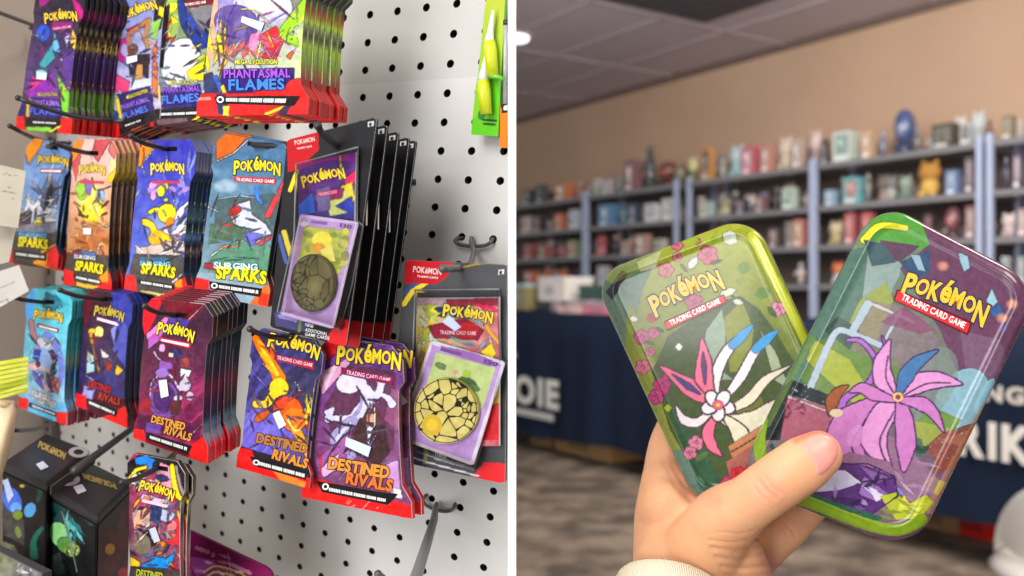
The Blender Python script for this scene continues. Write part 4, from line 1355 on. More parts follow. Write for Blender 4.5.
sideK = ramp((295, (70, 160, 170)), (320, (40, 130, 136)), (350, (60, 140, 130)), (362, (140, 150, 90)), (375, (50, 80, 130)), (395, (30, 110, 140)), (406, (60, 150, 190)), (416, (150, 30, 40)), (430, (180, 24, 30)))
stack('light blue pack with a round violet window, leftmost of the third row', 'the light blue pack with a violet oval', 'light blue packs in the third row',
      [(26, 288), (74, 291), (67, 426), (18, 407)], .61, 7, (31, -6), pK, sideK, (48, 302), (4, 294), [], .002, .0024, 'black peg running through the light blue packs', edge=(50, 116, 126))

# ---- L  midnight blue pack with yellow ribbon
def pL(s):
    s.grad((100, 295), (60, 24, 40), (110, 400), (50, 46, 110)).cloud(8, 8)
    s.p([(112, 290), (134, 296), (133, 350), (118, 330), (110, 310)], (50, 60, 150)).p([(124, 320), (132, 340), (128, 372), (112, 350), (118, 336)], (80, 86, 170)).p([(104, 370), (128, 372), (126, 400), (100, 400)], (60, 56, 120)).p([(84, 290), (96, 291), (88, 320), (84, 330)], (90, 20, 34))
    s.e(99, 332, 5, 6, (236, 226, 130)).e(92, 331, 4, 3, (226, 190, 60)).curve([(91, 334), (92, 344), (97, 360), (99, 372)], (4, 2), (200, 150, 50)).curve([(94, 336), (95, 350), (99, 366)], (2, 2), (100, 30, 50))
    s.p([(87, 350), (94, 356), (95, 372), (86, 374)], (170, 206, 214)).p([(100, 348), (110, 356), (112, 362), (102, 358)], (226, 214, 220)).p([(104, 360), (112, 364), (110, 372), (106, 370)], (150, 40, 40)).p([(116, 364), (124, 370), (118, 376), (115, 374)], (240, 190, 60)).p([(110, 330), (118, 322), (114, 346)], (130, 136, 210))
    s.p([(80, 386), (128, 400), (128, 430), (74, 410)], (70, 20, 40)).p([(84, 384), (96, 388), (92, 400), (82, 396)], (170, 160, 226))
    s.p([(74, 392), (86, 396), (87, 410), (74, 406)], RED).p([(112, 414), (126, 404), (128, 430), (98, 418)], RED)
    s.logo((94, 314), (123, 320), 8.4, (206, 180, 60), (40, 30, 60))
    s.bar([(97, 317), (119, 323), (118, 326), (97, 320)], (236, 206, 220))
    s.txt('DESTINED', (88, 386), (110, 393), 6, (190, 40, 40), (50, 10, 20), .1, .04)
    s.txt('RIVALS', (98, 399), (119, 405), 7, (190, 60, 40), (50, 10, 20), .1, .04)
    s.bar([(87, 398), (118, 411), (116, 417), (87, 404)], BLK)
    s.bar([(89, 401), (115, 412), (114.6, 414.6), (89, 403.6)], WHT, .0004, True)
sideL = ramp((295, (40, 50, 110)), (340, (26, 28, 60)), (390, (24, 22, 36)), (410, (30, 26, 30)), (425, (120, 20, 24)))
stack('midnight blue pack with a thin yellow ribbon, second in the third row', 'the midnight blue pack in the third row', 'midnight blue packs in the third row',
      [(83, 288), (134, 295), (127, 428), (75, 406)], .575, 5, (20, -6), pL, sideL, (106, 299), (60, 290), [], .002, .0024, 'black peg holding the midnight blue packs', edge=(70, 70, 90))

# ---- M  dark magenta pack with lilac orb
def pM(s):
    s.grad((190, 300), (44, 22, 44), (170, 430), (130, 40, 86)).cloud(9, 8)
    s.p([(140, 296), (165, 296), (150, 330), (144, 336)], (214, 20, 44)).p([(160, 298), (212, 302), (190, 322), (168, 314)], (110, 16, 40)).l([(165, 298), (205, 304), (186, 322)], 1, (236, 190, 200)).l([(158, 312), (186, 322)], .8, (220, 120, 160))
    s.p([(148, 338), (158, 322), (172, 314), (160, 340), (148, 350)], (176, 96, 180)).p([(146, 334), (166, 316), (170, 320), (147, 340)], (226, 130, 200)).p([(170, 316), (190, 320), (184, 334), (164, 330)], (80, 60, 150))
    s.streak(-.72, [(150, 40, 90), (110, 24, 66), (190, 60, 110), (90, 20, 60)], 3.2, .55, (180, 372, 204, 462))
    # lilac forms
    s.e(164, 400, 15, 19, (120, 80, 160)).e(164, 398, 11, 14, (70, 40, 90)).curve([(150, 396), (153, 380), (168, 374), (180, 390)], (2, 3), (214, 190, 226)).e(162, 373, 7, 5, (150, 110, 190)).e(162, 348, 3.5, 4.5, (214, 160, 206)).e(176, 354, 7, 5, (50, 44, 100)).e(171, 355, 3, 3, (226, 200, 180)).curve([(154, 352), (158, 358), (163, 362)], (2, 2), (214, 180, 200)).p([(160, 360), (172, 362), (174, 370), (159, 368)], (140, 90, 170))
    s.e(185, 363, 4.5, 5.5, (150, 70, 50)).p([(180, 368), (192, 370), (188, 380), (180, 378)], (232, 226, 230)).e(185, 385, 6, 7, (200, 186, 206)).e(178, 398, 5, 3, (214, 200, 220)).e(190, 396, 4, 5, (206, 176, 200))
    s.p([(156, 400), (172, 396), (176, 408), (162, 414)], (80, 40, 110)).p([(170, 402), (182, 400), (180, 416), (170, 414)], (80, 40, 40)).p([(142, 398), (152, 400), (150, 412), (138, 412)], (150, 30, 50))
    s.p([(138, 414), (200, 424), (200, 440), (136, 432)], (86, 24, 66)).p([(146, 422), (162, 424), (160, 434), (146, 432)], (110, 70, 150))
    s.p([(130, 428), (144, 430), (146, 446), (130, 442)], RED).p([(190, 446), (208, 432), (210, 468), (184, 460)], RED).p([(146, 438), (190, 454), (188, 458), (146, 444)], (120, 16, 30)).l([(186, 440), (202, 424)], 1.2, (236, 150, 150))
    s.logo((157, 332), (193, 340), 10, (250, 226, 30), (40, 20, 50))
    s.bar([(159, 336.6), (192, 343), (190, 349), (159, 341)], (180, 20, 50))
    s.bar([(161, 338.6), (189, 344), (188.6, 347), (161, 341)], (250, 210, 220), .0004)
    s.txt('DESTINED', (151, 422), (184, 430), 7, (230, 160, 60), (70, 20, 20), .1, .04)
    s.txt('RIVALS', (164, 433), (190, 441), 7.5, (230, 160, 60), (70, 20, 20), .1, .04)
    s.bar([(146, 432), (192, 446), (188, 455), (146, 439)], BLK)
    s.bar([(150, 435.6), (187, 447.4), (186.6, 450.6), (150, 438.4)], WHT, .0004, True)
sideM = ramp((300, (20, 16, 20)), (345, (26, 30, 36)), (355, (36, 60, 66)), (375, (54, 40, 56)), (392, (120, 30, 56)), (410, (60, 30, 44)), (418, (40, 40, 50)), (426, (96, 130, 140)), (440, (110, 140, 146)), (448, (200, 30, 36)), (466, (220, 30, 34)))
stack('dark magenta pack with a lilac orb and long stack, middle of the third row', 'the dark magenta pack with a lilac orb', 'dark magenta packs in the third row',
      [(143, 297), (215, 305), (207, 464), (133, 438)], .50, 9, (31, -15), pM, sideM, (178, 315), (145, 306), [((158.5, 380.5), (166.5, 379.5), (168.5, 396), (161, 398))], .0024, .0026, 'black peg running through the dark magenta packs', edge=(150, 140, 146))

# ---- N  navy pack with an orange spray
def pN(s):
    s.grad((300, 340), (50, 48, 92), (270, 460), (110, 100, 200)).cloud(9, 8)
    s.streak(-.95, [(70, 66, 130), (40, 38, 80), (90, 86, 160)], 3.4, .4)
    s.p([(258, 392), (320, 350), (322, 430), (260, 420)], (44, 40, 64), .7)
    s.p([(240, 424), (258, 400), (300, 440), (270, 470), (240, 450)], (120, 110, 210), .8).streak(-.9, [(150, 140, 230), (90, 80, 180), (120, 110, 210)], 3, .4, (238, 412, 270, 460))
    # orange plume
    s.curve([(254, 334), (262, 350), (274, 368), (279, 378)], (7, 14), (246, 120, 20)).curve([(258, 342), (268, 358), (277, 374)], (3, 5), (250, 206, 60)).shard(10, [(252, 170, 30), (246, 90, 20)], 8, 2, (256, 340, 280, 372), .9, .9, .4)
    s.e(279, 388, 10, 10, (248, 200, 40), -.4).curve([(256, 404), (266, 404), (272, 396)], (8, 9), (244, 200, 50)).e(288, 410, 15, 14, (236, 92, 26), .5).e(294, 420, 12, 12, (244, 120, 30), .5).e(281, 404, 8, 5, (220, 70, 40), -.5).curve([(296, 430), (304, 444), (308, 456)], (10, 6), (250, 160, 40)).curve([(288, 420), (294, 430), (300, 430)], (3, 2), (252, 220, 120))
    s.shard(16, [(236, 206, 50), (200, 180, 50)], 13, 1.6, (306, 394, 320, 420), .95, 1.6, .35).shard(7, [(230, 230, 240), (60, 60, 90)], 7, 1.4, (292, 384, 304, 394), .9, .6, .5).shard(14, [(190, 170, 60), (120, 106, 40)], 6, 1.4, (308, 420, 322, 440), .9)
    s.e(262, 416, 9, 4, (190, 90, 40), -.6)
    s.p([(240, 446), (312, 468), (310, 492), (236, 470)], (40, 34, 40)).p([(234, 446), (252, 450), (256, 462), (310, 478), (308, 496), (234, 472)], RED).p([(272, 470), (306, 482), (304, 490), (280, 480)], (220, 130, 50))
    s.logo((268, 344), (318, 357), 11.5, (246, 210, 40), (36, 30, 70))
    s.bar([(276, 354.6), (314, 362), (314, 370), (276, 360)], (176, 20, 50))
    s.txt('TRADING CARD GAME', (277, 359), (312, 367), 3.4, (246, 206, 214), lift=.0004)
    s.txt('DESTINED', (256, 442), (306, 453), 9, (180, 120, 60), (60, 16, 24), .1, .05)
    s.txt('RIVALS', (272, 458), (306, 468), 9, (236, 150, 50), (80, 20, 24), .1, .05)
    s.bar([(250, 456), (306, 471), (306, 480), (254, 466)], BLK)
    s.bar([(259, 461.6), (305, 474), (304.6, 477.6), (259, 465)], WHT, .0004, True)
    s.txt('O', (252.6, 464), (258.6, 465.6), 5, WHT, None, .06, .05, lift=.0005)
sideN = ramp((330, (60, 60, 110)), (440, (60, 50, 110)), (470, (190, 26, 30)))
stack('navy pack with an orange and yellow plume, left of the lilac pack', 'the navy pack with an orange plume', 'navy packs at the bottom of the third row',
      [(252, 326), (326, 344), (309, 489), (236, 467)], .475, 1, (4, 0), pN, sideN, (290, 338), (250, 329), [((272.6, 413.6), (279, 410.6), (286, 425), (279, 429))], .0026, .002, 'black peg behind the navy pack with an orange plume')

# ---- O  mauve pack with pale ribbon forms
def pO(s):
    s.grad((350, 350), (104, 60, 128), (350, 470), (120, 70, 110)).cloud(10, 8)
    s.streak(-.5, [(120, 70, 150), (70, 36, 96), (140, 84, 160)], 4, .4, (330, 336, 410, 372))
    s.p([(316, 338), (346, 346), (330, 358), (318, 372)], (216, 30, 40)).p([(318, 376), (350, 356), (350, 364), (322, 396)], (206, 150, 186)).p([(320, 372), (340, 362), (326, 390)], (226, 190, 210)).p([(350, 364), (396, 372), (394, 450), (340, 450), (322, 410)], (84, 44, 66), .85).p([(392, 388), (408, 396), (398, 430), (384, 420)], (150, 80, 120), .7)
    # pale ribbons
    pale, sh_ = (206, 200, 226), (160, 150, 196)
    s.e(349, 384, 13, 10, pale, -.1).curve([(340, 378), (352, 372), (362, 382)], (3, 10), pale)
    s.curve([(360, 384), (368, 392), (366, 404), (360, 414)], (8, 17), pale).e(366, 391, 6, 6, pale).curve([(370, 392), (376, 396), (380, 390), (381, 382)], (7, 8), pale).e(383, 380, 7, 5, pale, -.3).curve([(380, 394), (388, 398), (392, 404)], (4, 9), pale).curve([(358, 410), (350, 418), (330, 418)], (9, 6), pale).e(329, 412, 5, 4, pale).e(328, 419, 4, 4, pale)
    s.e(332, 409, 3, 3, pale).curve([(352, 422), (336, 436), (338, 450), (352, 456)], (12, 9), sh_).curve([(350, 424), (338, 438), (342, 452)], (5, 4), pale).curve([(362, 396), (360, 408), (354, 416)], (3, 3), sh_)
    # brown block with a white wedge
    s.p([(360, 418), (386, 426), (390, 452), (378, 466), (356, 454), (352, 436)], (62, 40, 42)).p([(366, 424), (374, 426), (368, 446)], (226, 216, 226)).p([(362, 420), (368, 408), (378, 410), (382, 424), (372, 427)], (84, 54, 48)).p([(366, 414), (376, 413), (376, 423), (367, 422)], (214, 160, 134))
    s.p([(316, 460), (352, 430), (346, 460), (322, 480)], (150, 90, 150)).p([(318, 470), (340, 452), (336, 470), (324, 478)], (226, 180, 220)).p([(384, 462), (398, 460), (402, 500), (390, 492)], (196, 150, 200))
    s.p([(300, 480), (316, 478), (420, 508), (418, 524), (298, 504)], RED).p([(392, 488), (402, 490), (402, 498), (396, 498)], WHT)
    s.logo((337, 361), (400, 366), 15, (246, 214, 40), (50, 24, 70), .1)
    s.bar([(341, 367), (394, 377), (392, 385), (341, 374)], (130, 24, 70))
    s.txt('TRADING CARD GAME', (346, 374), (390, 382), 4, (246, 200, 226), lift=.0004)
    s.txt('DESTINED', (328, 468), (388, 478), 11, (226, 150, 60), (60, 16, 20), .1, .05)
    s.txt('RIVALS', (346, 483), (391, 491), 11, (230, 120, 50), (60, 16, 20), .1, .05)
    s.bar([(316, 481), (398, 494), (388, 505), (322, 492)], BLK)
    s.bar([(329, 487.6), (386, 499), (385.6, 502), (329, 491)], WHT, .0004, True)
    s.txt('O', (322, 489), (328, 490), 6, WHT, None, .06, .05, lift=.0005)
    s.shard(9, [(250, 190, 190)], 4, .5, (330, 500, 390, 510), .9, -.6, .3)
sideO = ramp((340, (60, 40, 70)), (440, (80, 40, 60)), (490, (190, 24, 30)))
stack('mauve pack with pale lilac ribbons and a brown block, lowest front pack', 'the mauve pack with pale ribbons', 'mauve packs at the bottom of the third row',
      [(320, 334), (404, 348), (412, 519), (301, 497)], .448, 2, (11, -3), pO, sideO, (362, 345), None, [((346, 437), (371, 447), (368, 457), (345, 446), (206, 216, 234))], .003, .0022)

# ---- Q  crowded comic-coloured pack at the bottom
def pQ(s):
    s.grad((150, 470), (170, 60, 90), (150, 570), (120, 90, 110)).cloud(6, 26)
    s.p([(124, 466), (140, 454), (180, 462), (192, 470), (186, 478), (150, 466), (128, 486)], (26, 24, 28)).l([(127, 482), (136, 470), (150, 466)], 4, (250, 226, 30)).p([(134, 458), (146, 455), (156, 460), (150, 466), (136, 464)], (40, 130, 226))
    s.e(138, 480, 8, 7, (226, 220, 190)).shard(12, [(230, 230, 220), (40, 40, 50), (60, 60, 70)], 7, 1.4, (130, 474, 152, 490), .9).p([(146, 462), (160, 466), (158, 474), (148, 472)], (70, 120, 200)).p([(160, 462), (176, 468), (172, 490), (154, 482)], (226, 160, 176)).e(162, 478, 7, 3, (50, 50, 100), .2)
    s.curve([(172, 466), (176, 490), (186, 512)], (5, 6), (250, 226, 30)).curve([(176, 466), (181, 488), (190, 508)], (3, 3), (150, 150, 150)).p([(178, 464), (192, 476), (192, 500), (182, 486)], (36, 20, 26))
    s.p([(142, 494), (170, 500), (168, 508), (140, 502)], (216, 190, 220)).p([(152, 504), (162, 506), (160, 526), (150, 520)], (40, 60, 110)).p([(162, 508), (176, 514), (170, 524), (160, 520)], (180, 190, 220)).p([(132, 512), (150, 506), (150, 524), (134, 530)], (226, 170, 140))
    s.e(175, 532, 10, 14, (206, 40, 50), .3).e(172, 526, 5, 6, (236, 120, 120), .3).e(150, 538, 9, 8, (30, 30, 40), .5).e(142, 544, 9, 10, (120, 116, 96)).p([(147, 526), (154, 528), (158, 540), (152, 540)], (190, 200, 220)).p([(160, 538), (166, 544), (158, 556), (154, 548)], (220, 130, 40))
    s.shard(46, [(240, 220, 190), (40, 36, 46), (214, 40, 60), (226, 130, 60), (150, 150, 160), (236, 190, 60), (90, 60, 80)], 8, 1.8, (132, 498, 186, 566), .85)
    s.p([(140, 566), (152, 556), (166, 558), (176, 552), (170, 570), (156, 574)], (30, 140, 214)).p([(166, 570), (176, 560), (180, 576), (170, 584)], (196, 20, 40)).p([(130, 556), (140, 562), (140, 580), (130, 580)], (236, 206, 50))
    s.p([(126, 566), (184, 570), (184, 612), (126, 600)], (70, 60, 60))
    s.logo((139, 489), (173, 499), 9, (250, 220, 40), (60, 20, 60))
    s.bar([(142, 499), (168, 505), (167, 508), (142, 502)], (230, 200, 226))
    s.txt('DESTINED', (136, 576), (162, 580), 7, (180, 190, 60), (40, 40, 30), .1, .04)
sideQ = ramp((460, (30, 28, 32)), (505, (120, 110, 60)), (520, (40, 26, 30)), (545, (120, 90, 96)), (560, (150, 50, 60)), (590, (90, 40, 60)))
stack('crowded comic-coloured pack with yellow edging, alone near the bottom', 'the crowded comic-coloured pack', 'comic-coloured packs near the bottom',
      [(126, 452), (186, 463), (185, 606), (128, 594)], .50, 2, (7, 3), pQ, sideQ, (160, 468), (122, 482), [((150, 529), (155, 527), (160, 541), (154, 543), (196, 202, 216))], .0024, .0024, 'flat black peg above the crowded comic-coloured pack')

# ================================================================== BLISTER PACKS
def rr(r_u, r_v):
    """rounded rectangle bounds"""
    def f(V):
        d = np.clip((r_v - np.minimum(V, 1 - V)) / r_v, 0, 1)
        return r_u * (1 - np.sqrt(np.clip(1 - d * d, 0, 1)))
    return f, (lambda V: 1 - f(V))

def ellipse_bounds():
    f = lambda V: 0.5 - np.sqrt(np.clip(0.25 - (V - .5) ** 2, 0, 1)) * 0.999
    return f, (lambda V: 1 - f(V))

def coin(rt, cx, cy, rx, ry, d, base, inner, web, rot_seed, wth=1.0):
    L, R = ellipse_bounds()
    q = [(cx - rx, cy - ry), (cx + rx, cy - ry), (cx + rx, cy + ry), (cx - rx, cy + ry)]
    s = Sheet(q, d, None, L, R, None, 2.0)
    s.fill(base).cloud(7, 16)
    ib = (cx + inner[0], cy + inner[1])
    rs_ = np.random.RandomState(rot_seed)
    seeds = [ib] + [(cx + rx * r * math.cos(t), cy + ry * r * math.sin(t)) for r, t in zip(np.sqrt(rs_.uniform(.16, 1, 34)), rs_.uniform(0, 6.283, 34))]
    D = np.stack([np.hypot((s.X - a) * ry / rx, s.Y - b) for a, b in seeds])
    D[0] -= ry * .12
    Ds = np.sort(D, 0)
    s._mix((Ds[1] - Ds[0]) < wth, web)
    s.e(ib[0], ib[1], rx * .32, ry * .32, inner[2]).e(ib[0], ib[1], rx * .18, ry * .18, tuple(min(255, x * 1.1) for x in inner[2]))
    dx, dy = (s.X - cx) / rx, (s.Y - cy) / ry
    rim = (dx * dx + dy * dy > .90) & (dx * dx + dy * dy < .955)
    s._mix(rim, web)
    mb = MB()
    s.into(mb, .0018, tuple(x * .9 for x in base), tuple(x * .8 for x in base))
    mb.build('coin', CARD, rt)

def blister(label, quad, d, pack_q, card_q, art, coin_a, tagpoly, tagtxt, redpoly, stripes, foot, bubble, shade, grp):
    L, R = rr(.04, .02)
    s = Sheet(quad, d, None, L, R, None, 1.1)
    s.fill(shade).cloud(14, 3)
    for st in stripes:
        s.l(st[0], st[1], st[2])
    s.p(tagpoly, (186, 20, 30)).p(redpoly, (226, 36, 44))
    for t in tagtxt:
        s.txt(*t[0], **t[1])
    rt = empty('blister_pack', s.at((quad[0][0] + quad[1][0]) / 2, quad[0][1] + 8), label, 'blister pack', grp)
    foot(s)
    x_, y_ = quad[1]
    s.bar([(x_ - 9, y_ + 5), (x_ - 3, y_ + 4), (x_ - 3.4, y_ + 9), (x_ - 9.2, y_ + 10)], (210, 210, 210)).bar([(x_ - 8, y_ + 6), (x_ - 5.4, y_ + 5.6), (x_ - 6, y_ + 9), (x_ - 8.2, y_ + 9.4)], (30, 30, 30), .0006)
    mb = MB()
    s.into(mb, .0012, (226, 226, 226), (14, 13, 14), (30, 30, 32))
    mb.build('backing_card', CARD, rt)
    # foil pack inside
    ctr = lambda q, lf: s.at(sum(t[0] for t in q) / 4, sum(t[1] for t in q) / 4, lf).y
    ps = Sheet(pack_q, ctr(pack_q, .003), None, None, None, pouch(.0012))
    art[0](ps)
    ps.ink(.5, 8, 1.1)
    mb = MB()
    ps.into(mb, .001)
    mb.build('foil_pack', FOIL, rt)
    L, R = rr(.04, .03)
    cs = Sheet(card_q, ctr(card_q, .0065), None, L, R, None, 1.4)
    art[1](cs)
    cs.ink(.35, 5, 1.0)
    mb = MB()
    cs.into(mb, .0006, (236, 230, 240))
    mb.build('trading_card', CARD, rt)
    coin(rt, *coin_a[:4], s.at(coin_a[0], coin_a[1], .0088).y, *coin_a[4:])
    # moulded clear bubble: a rounded tray standing off the card
    mb = MB()
    n = len(bubble)
    lo = [s.at(x, y, .0004) for x, y in bubble]
    cxm = sum(p[0] for p in bubble) / n
    cym = sum(p[1] for p in bubble) / n
    hi = [s.at(x + (cxm - x) * .05, y + (cym - y) * .03, .014) for x, y in bubble]
    for i in range(n):
        j = (i + 1) % n
        mb.add([lo[i], lo[j], hi[j], hi[i]], [(0, 1, 2, 3)], WHT)
    mb.add(hi, [tuple(range(n))], WHT)
    o = mb.build('clear_bubble', CLEAR, rt)
    bm = bmesh.new()
    bm.from_mesh(o.data)
    bmesh.ops.remove_doubles(bm, verts=bm.verts[:], dist=1e-6)
    bmesh.ops.recalc_face_normals(bm, faces=bm.faces[:])
    top = max(bm.faces, key=lambda f: f.calc_area())
    if top.normal.dot(NB) < 0:
        bmesh.ops.reverse_faces(bm, faces=bm.faces[:])
    bm.to_mesh(o.data)
    bm.free()
    # bright moulded lip of the bubble
    mb = MB()
    lp_ = [s.at(x, y, .0012) for x, y in bubble]
    mb.tube(lp_ + [lp_[0]], .00035, (120, 122, 126), 6)
    mb.build('bubble_lip', GLOSSY, rt, None, o)
    return s, rt

# ---- I
def pI1(s):
    s.grad((300, 160), (110, 30, 110), (340, 215), (60, 50, 120)).cloud(6, 16)
    s.e(320, 165, 34, 11, (130, 30, 130), -.2).e(324, 170, 28, 8, (70, 36, 110), -.2)
    s.p([(345, 178), (356, 170), (356, 182), (346, 188)], (226, 20, 90)).p([(340, 186), (352, 182), (356, 200), (350, 204)], (240, 210, 50)).p([(298, 205), (312, 192), (316, 212), (300, 216)], (40, 100, 200)).p([(326, 196), (346, 190), (352, 212), (330, 216)], (206, 210, 130)).p([(316, 190), (330, 186), (330, 210), (318, 212)], (110, 100, 150)).p([(330, 192), (344, 188), (342, 198), (330, 200)], (150, 40, 90)).p([(336, 206), (352, 196), (354, 216)], (40, 60, 170)).l([(340, 156), (342, 180)], 2, (230, 200, 60))
    s.logo((303, 186), (345, 176), 9.4, (250, 214, 40), (60, 30, 90))
    s.bar([(318, 192), (338, 189), (338, 194), (318, 197)], (190, 30, 90))
    s.txt('TRADING CARD', (319, 196), (337, 193), 3, (246, 190, 220), lift=.0004)
def pI2(s):
    s.fill((186, 150, 206)).cloud(12, 8)
    s.l([(300, 216), (356, 223), (333, 327), (283, 313), (300, 216)], 2, (214, 190, 226))
    s.p([(304, 226), (350, 231), (342, 264), (340, 274), (297, 268)], (190, 190, 80)).speck(44, [(226, 214, 90), (150, 170, 70), (200, 190, 110), (120, 140, 60)], 2, 5, (302, 230, 346, 266), .7)
    s.e(322, 240, 10, 9, (240, 226, 80)).e(318, 248, 7, 5, (226, 160, 60)).p([(320, 250), (332, 244), (336, 262), (322, 260)], (236, 220, 110))
    s.e(304, 224, 4, 3, (226, 220, 230)).txt('130', (340, 227), (351, 229), 4, (90, 60, 120))
    s.bar([(311, 220), (327, 222), (327, 225), (311, 223)], (140, 100, 170))
def footI(s):
    s.p([(274, 312), (306, 322), (305, 332), (276, 326)], (70, 66, 120)).l([(279, 316), (296, 321)], 3, (140, 136, 190)).p([(299, 316), (302, 316), (301, 332), (298, 332)], (120, 130, 60))
    s.txt('NINE', (305, 326), (313, 328), 3.2, WHT).txt('ADDITIONAL', (305, 331), (327, 335.6), 3.2, WHT).txt('GAME CARDS', (305, 335.4), (329, 340), 3.2, WHT)
sI, bI, = blister('black blister pack with a dull gold coin, front of its fanned stack', [(287, 140), (377, 117), (346, 347), (270, 327)], .432,
      [(299, 163), (356, 152), (354, 221), (298, 216)], [(300, 214), (358, 222), (333, 329), (280, 315)], (pI1, pI2),
      (312.5, 283, 22, 29, (106, 100, 62), (2, 4, (120, 114, 74)), (48, 46, 30), 3, .9),
      [(286, 128), (318, 126), (319, 150), (310, 158), (303, 168), (288, 172)], [(('POKéMON', (295, 145), (315, 141), 4.5, (236, 206, 190)), {}), (('TRADING CARDS', (297, 149.6), (312, 147), 1.8, (240, 226, 226)), {})],
      [(341, 318), (352, 322), (348, 352), (333, 350), (326, 338)],
      [([(290, 190), (296, 174), (306, 158)], 4, (236, 206, 40)), ([(284, 232), (291, 256), (296, 270)], 5, (200, 180, 60)), ([(279, 236), (286, 262)], 4, (70, 90, 150))],
      footI, [(296, 164), (358, 147), (357, 220), (363, 226), (352, 285), (340, 330), (277, 312), (294, 236)], (34, 34, 37), 'black blister packs in a fan')
# the four behind it
for i in range(1, 5):
    c = bI.copy()
    col.objects.link(c)
    for ch in [k for k in bI.children if k.name.split('.')[0] in ('backing_card', 'foil_pack')]:
        q = ch.copy()
        q.parent = c
        col.objects.link(q)
    px_, py_ = to_px(bI.location)
    dd = bI.location.y + .012 * i
    c.location = P(px_ + (10, 20, 30, 37)[i - 1], py_ + (7, 13, 18, 20)[i - 1], dd)
    c.rotation_euler = (0.0, math.radians((-1.2, -2.2, -3.0, -3.4)[i - 1]), math.radians((2, 5, 8, 10)[i - 1]))
    c['label'] = ''
    tag(c, '%s black blister pack from the front in the fanned stack' % BEH[i - 1], 'blister pack', 'black blister packs in a fan')
b0 = to_board(sI.at(336, 146), c.location - bI.location)
peg('black peg above the fanned black blister packs', [b0, sI.at(336, 146), sI.at(330, 140, .012), P(322, 134, .405), P(318, 126, .398)], .0016)

# ---- J
def pJ1(s):
    s.grad((420, 300), (226, 222, 150), (490, 350), (206, 110, 120)).cloud(6, 24)
    s.p([(416, 296), (500, 296), (500, 304), (416, 306)], (190, 160, 170)).p([(446, 300), (500, 298), (500, 306), (448, 306)], (150, 30, 60)).p([(428, 308), (470, 306), (470, 318), (430, 316)], (44, 54, 96))
    s.e(424, 322, 8, 9, (226, 220, 170)).shard(34, [(240, 230, 70), (196, 214, 80), (236, 206, 110), (240, 240, 210)], 11, 2.6, (416, 306, 436, 360), .95).shard(12, [(240, 240, 236), (226, 214, 90), (120, 180, 210)], 10, 2, (436, 302, 492, 352), .7).p([(428, 326), (464, 318), (484, 330), (478, 340), (434, 338)], (150, 30, 60)).e(468, 330, 10, 8, (200, 40, 50)).curve([(484, 320), (490, 332), (500, 344)], (4, 4), (226, 170, 60)).shard(10, [(120, 170, 140), (90, 120, 170), (200, 220, 200)], 12, 2, (430, 336, 476, 352), .8, .2, .4).p([(480, 352), (492, 342), (496, 354), (490, 362)], (236, 214, 50)).shard(6, [(226, 30, 90)], 9, 1.6, (474, 304, 498, 312), .8, .3, .3)
    s.logo((443, 314), (492, 321), 10, (250, 220, 50), (60, 60, 90), .05)
    s.txt('TRADING CARD GAME', (440, 334), (476, 335), 3.6, (246, 210, 220), lift=.0004)
    s.p([(480, 380), (500, 380), (500, 440), (470, 440)], (214, 50, 60)).p([(488, 380), (500, 378), (500, 402), (484, 410)], (226, 196, 70))
def pJ2(s):
    s.fill((190, 150, 214)).cloud(12, 8)
    s.l([(431, 342), (504, 363), (472, 464), (399, 438), (431, 342)], 4, (222, 212, 228))
    s.p([(436, 352), (496, 368), (482, 410), (423, 394)], (196, 214, 140)).cloud(9, 8)
    s.e(468, 383, 10, 5, (70, 104, 60), .45).e(474, 388, 6, 3, (90, 130, 70), .3).e(467, 374, 4, 4, (170, 200, 70)).e(441, 366, 6, 3, (110, 140, 80), .4).curve([(446, 368), (452, 374), (460, 376)], (2.4, 2), (216, 206, 150)).e(456, 372, 3, 2.4, (206, 170, 140))
    s.p([(440, 346), (472, 352), (500, 364), (490, 366), (450, 354)], (160, 110, 190)).bar([(441, 347.6), (462, 353), (461, 356), (440, 350.6)], (120, 80, 150)).txt('130', (484, 363), (497, 366.6), 4, (90, 60, 120))
def footJ(s):
    s.p([(393, 443), (428, 456), (426, 467), (390, 456)], (70, 66, 110)).l([(398, 442), (416, 448)], 3, (130, 120, 130)).p([(424, 446), (428, 446), (427, 464), (423, 464)], (150, 150, 80))
    s.txt('THREE', (434, 455), (446, 459), 3, WHT).txt('ADDITIONAL GAME', (434, 459), (464, 467.6), 3, WHT)
    s.l([(389, 450), (430, 463), (478, 476)], 1.6, (200, 204, 210))
sJ, bJ = blister('grey blister pack with a bright gold coin, at the right edge of the pegboard', [(406, 260), (507.4, 265), (505, 484), (388, 459)], .43,
      [(416, 298), (499, 297), (499, 446), (416, 446)], [(431, 340), (505, 362), (473, 466), (397, 438)], (pJ1, pJ2),
      (446, 411, 32, 33, (222, 206, 120), (-14, 14, (226, 190, 60)), (30, 26, 20), 5),
      [(402, 256), (455, 258), (452, 268), (446, 278), (436, 284), (402, 283)], [(('POKéMON', (413, 272), (441, 275), 6, (240, 206, 200)), {}), (('TRADING CARDS', (417, 277), (438, 279), 2, (246, 230, 230)), {})],
      [(478, 470), (484, 462), (510, 464), (510, 490), (470, 480)],
      [([(404, 304), (412, 292), (428, 281)], 5, (236, 206, 40)), ([(404, 294), (414, 284), (424, 281)], 4, (60, 80, 140)), ([(452, 270), (476, 264), (494, 262)], 2, (170, 140, 60)), ([(398, 352), (404, 370), (412, 386)], 5, (196, 176, 90)), ([(394, 362), (400, 384)], 4, (60, 90, 140))],
      footJ, [(415, 290), (499, 289), (501, 360), (503, 366), (490, 420), (474, 470), (391, 444), (412, 380)], (72, 72, 74), 'grey blister packs at the right edge')
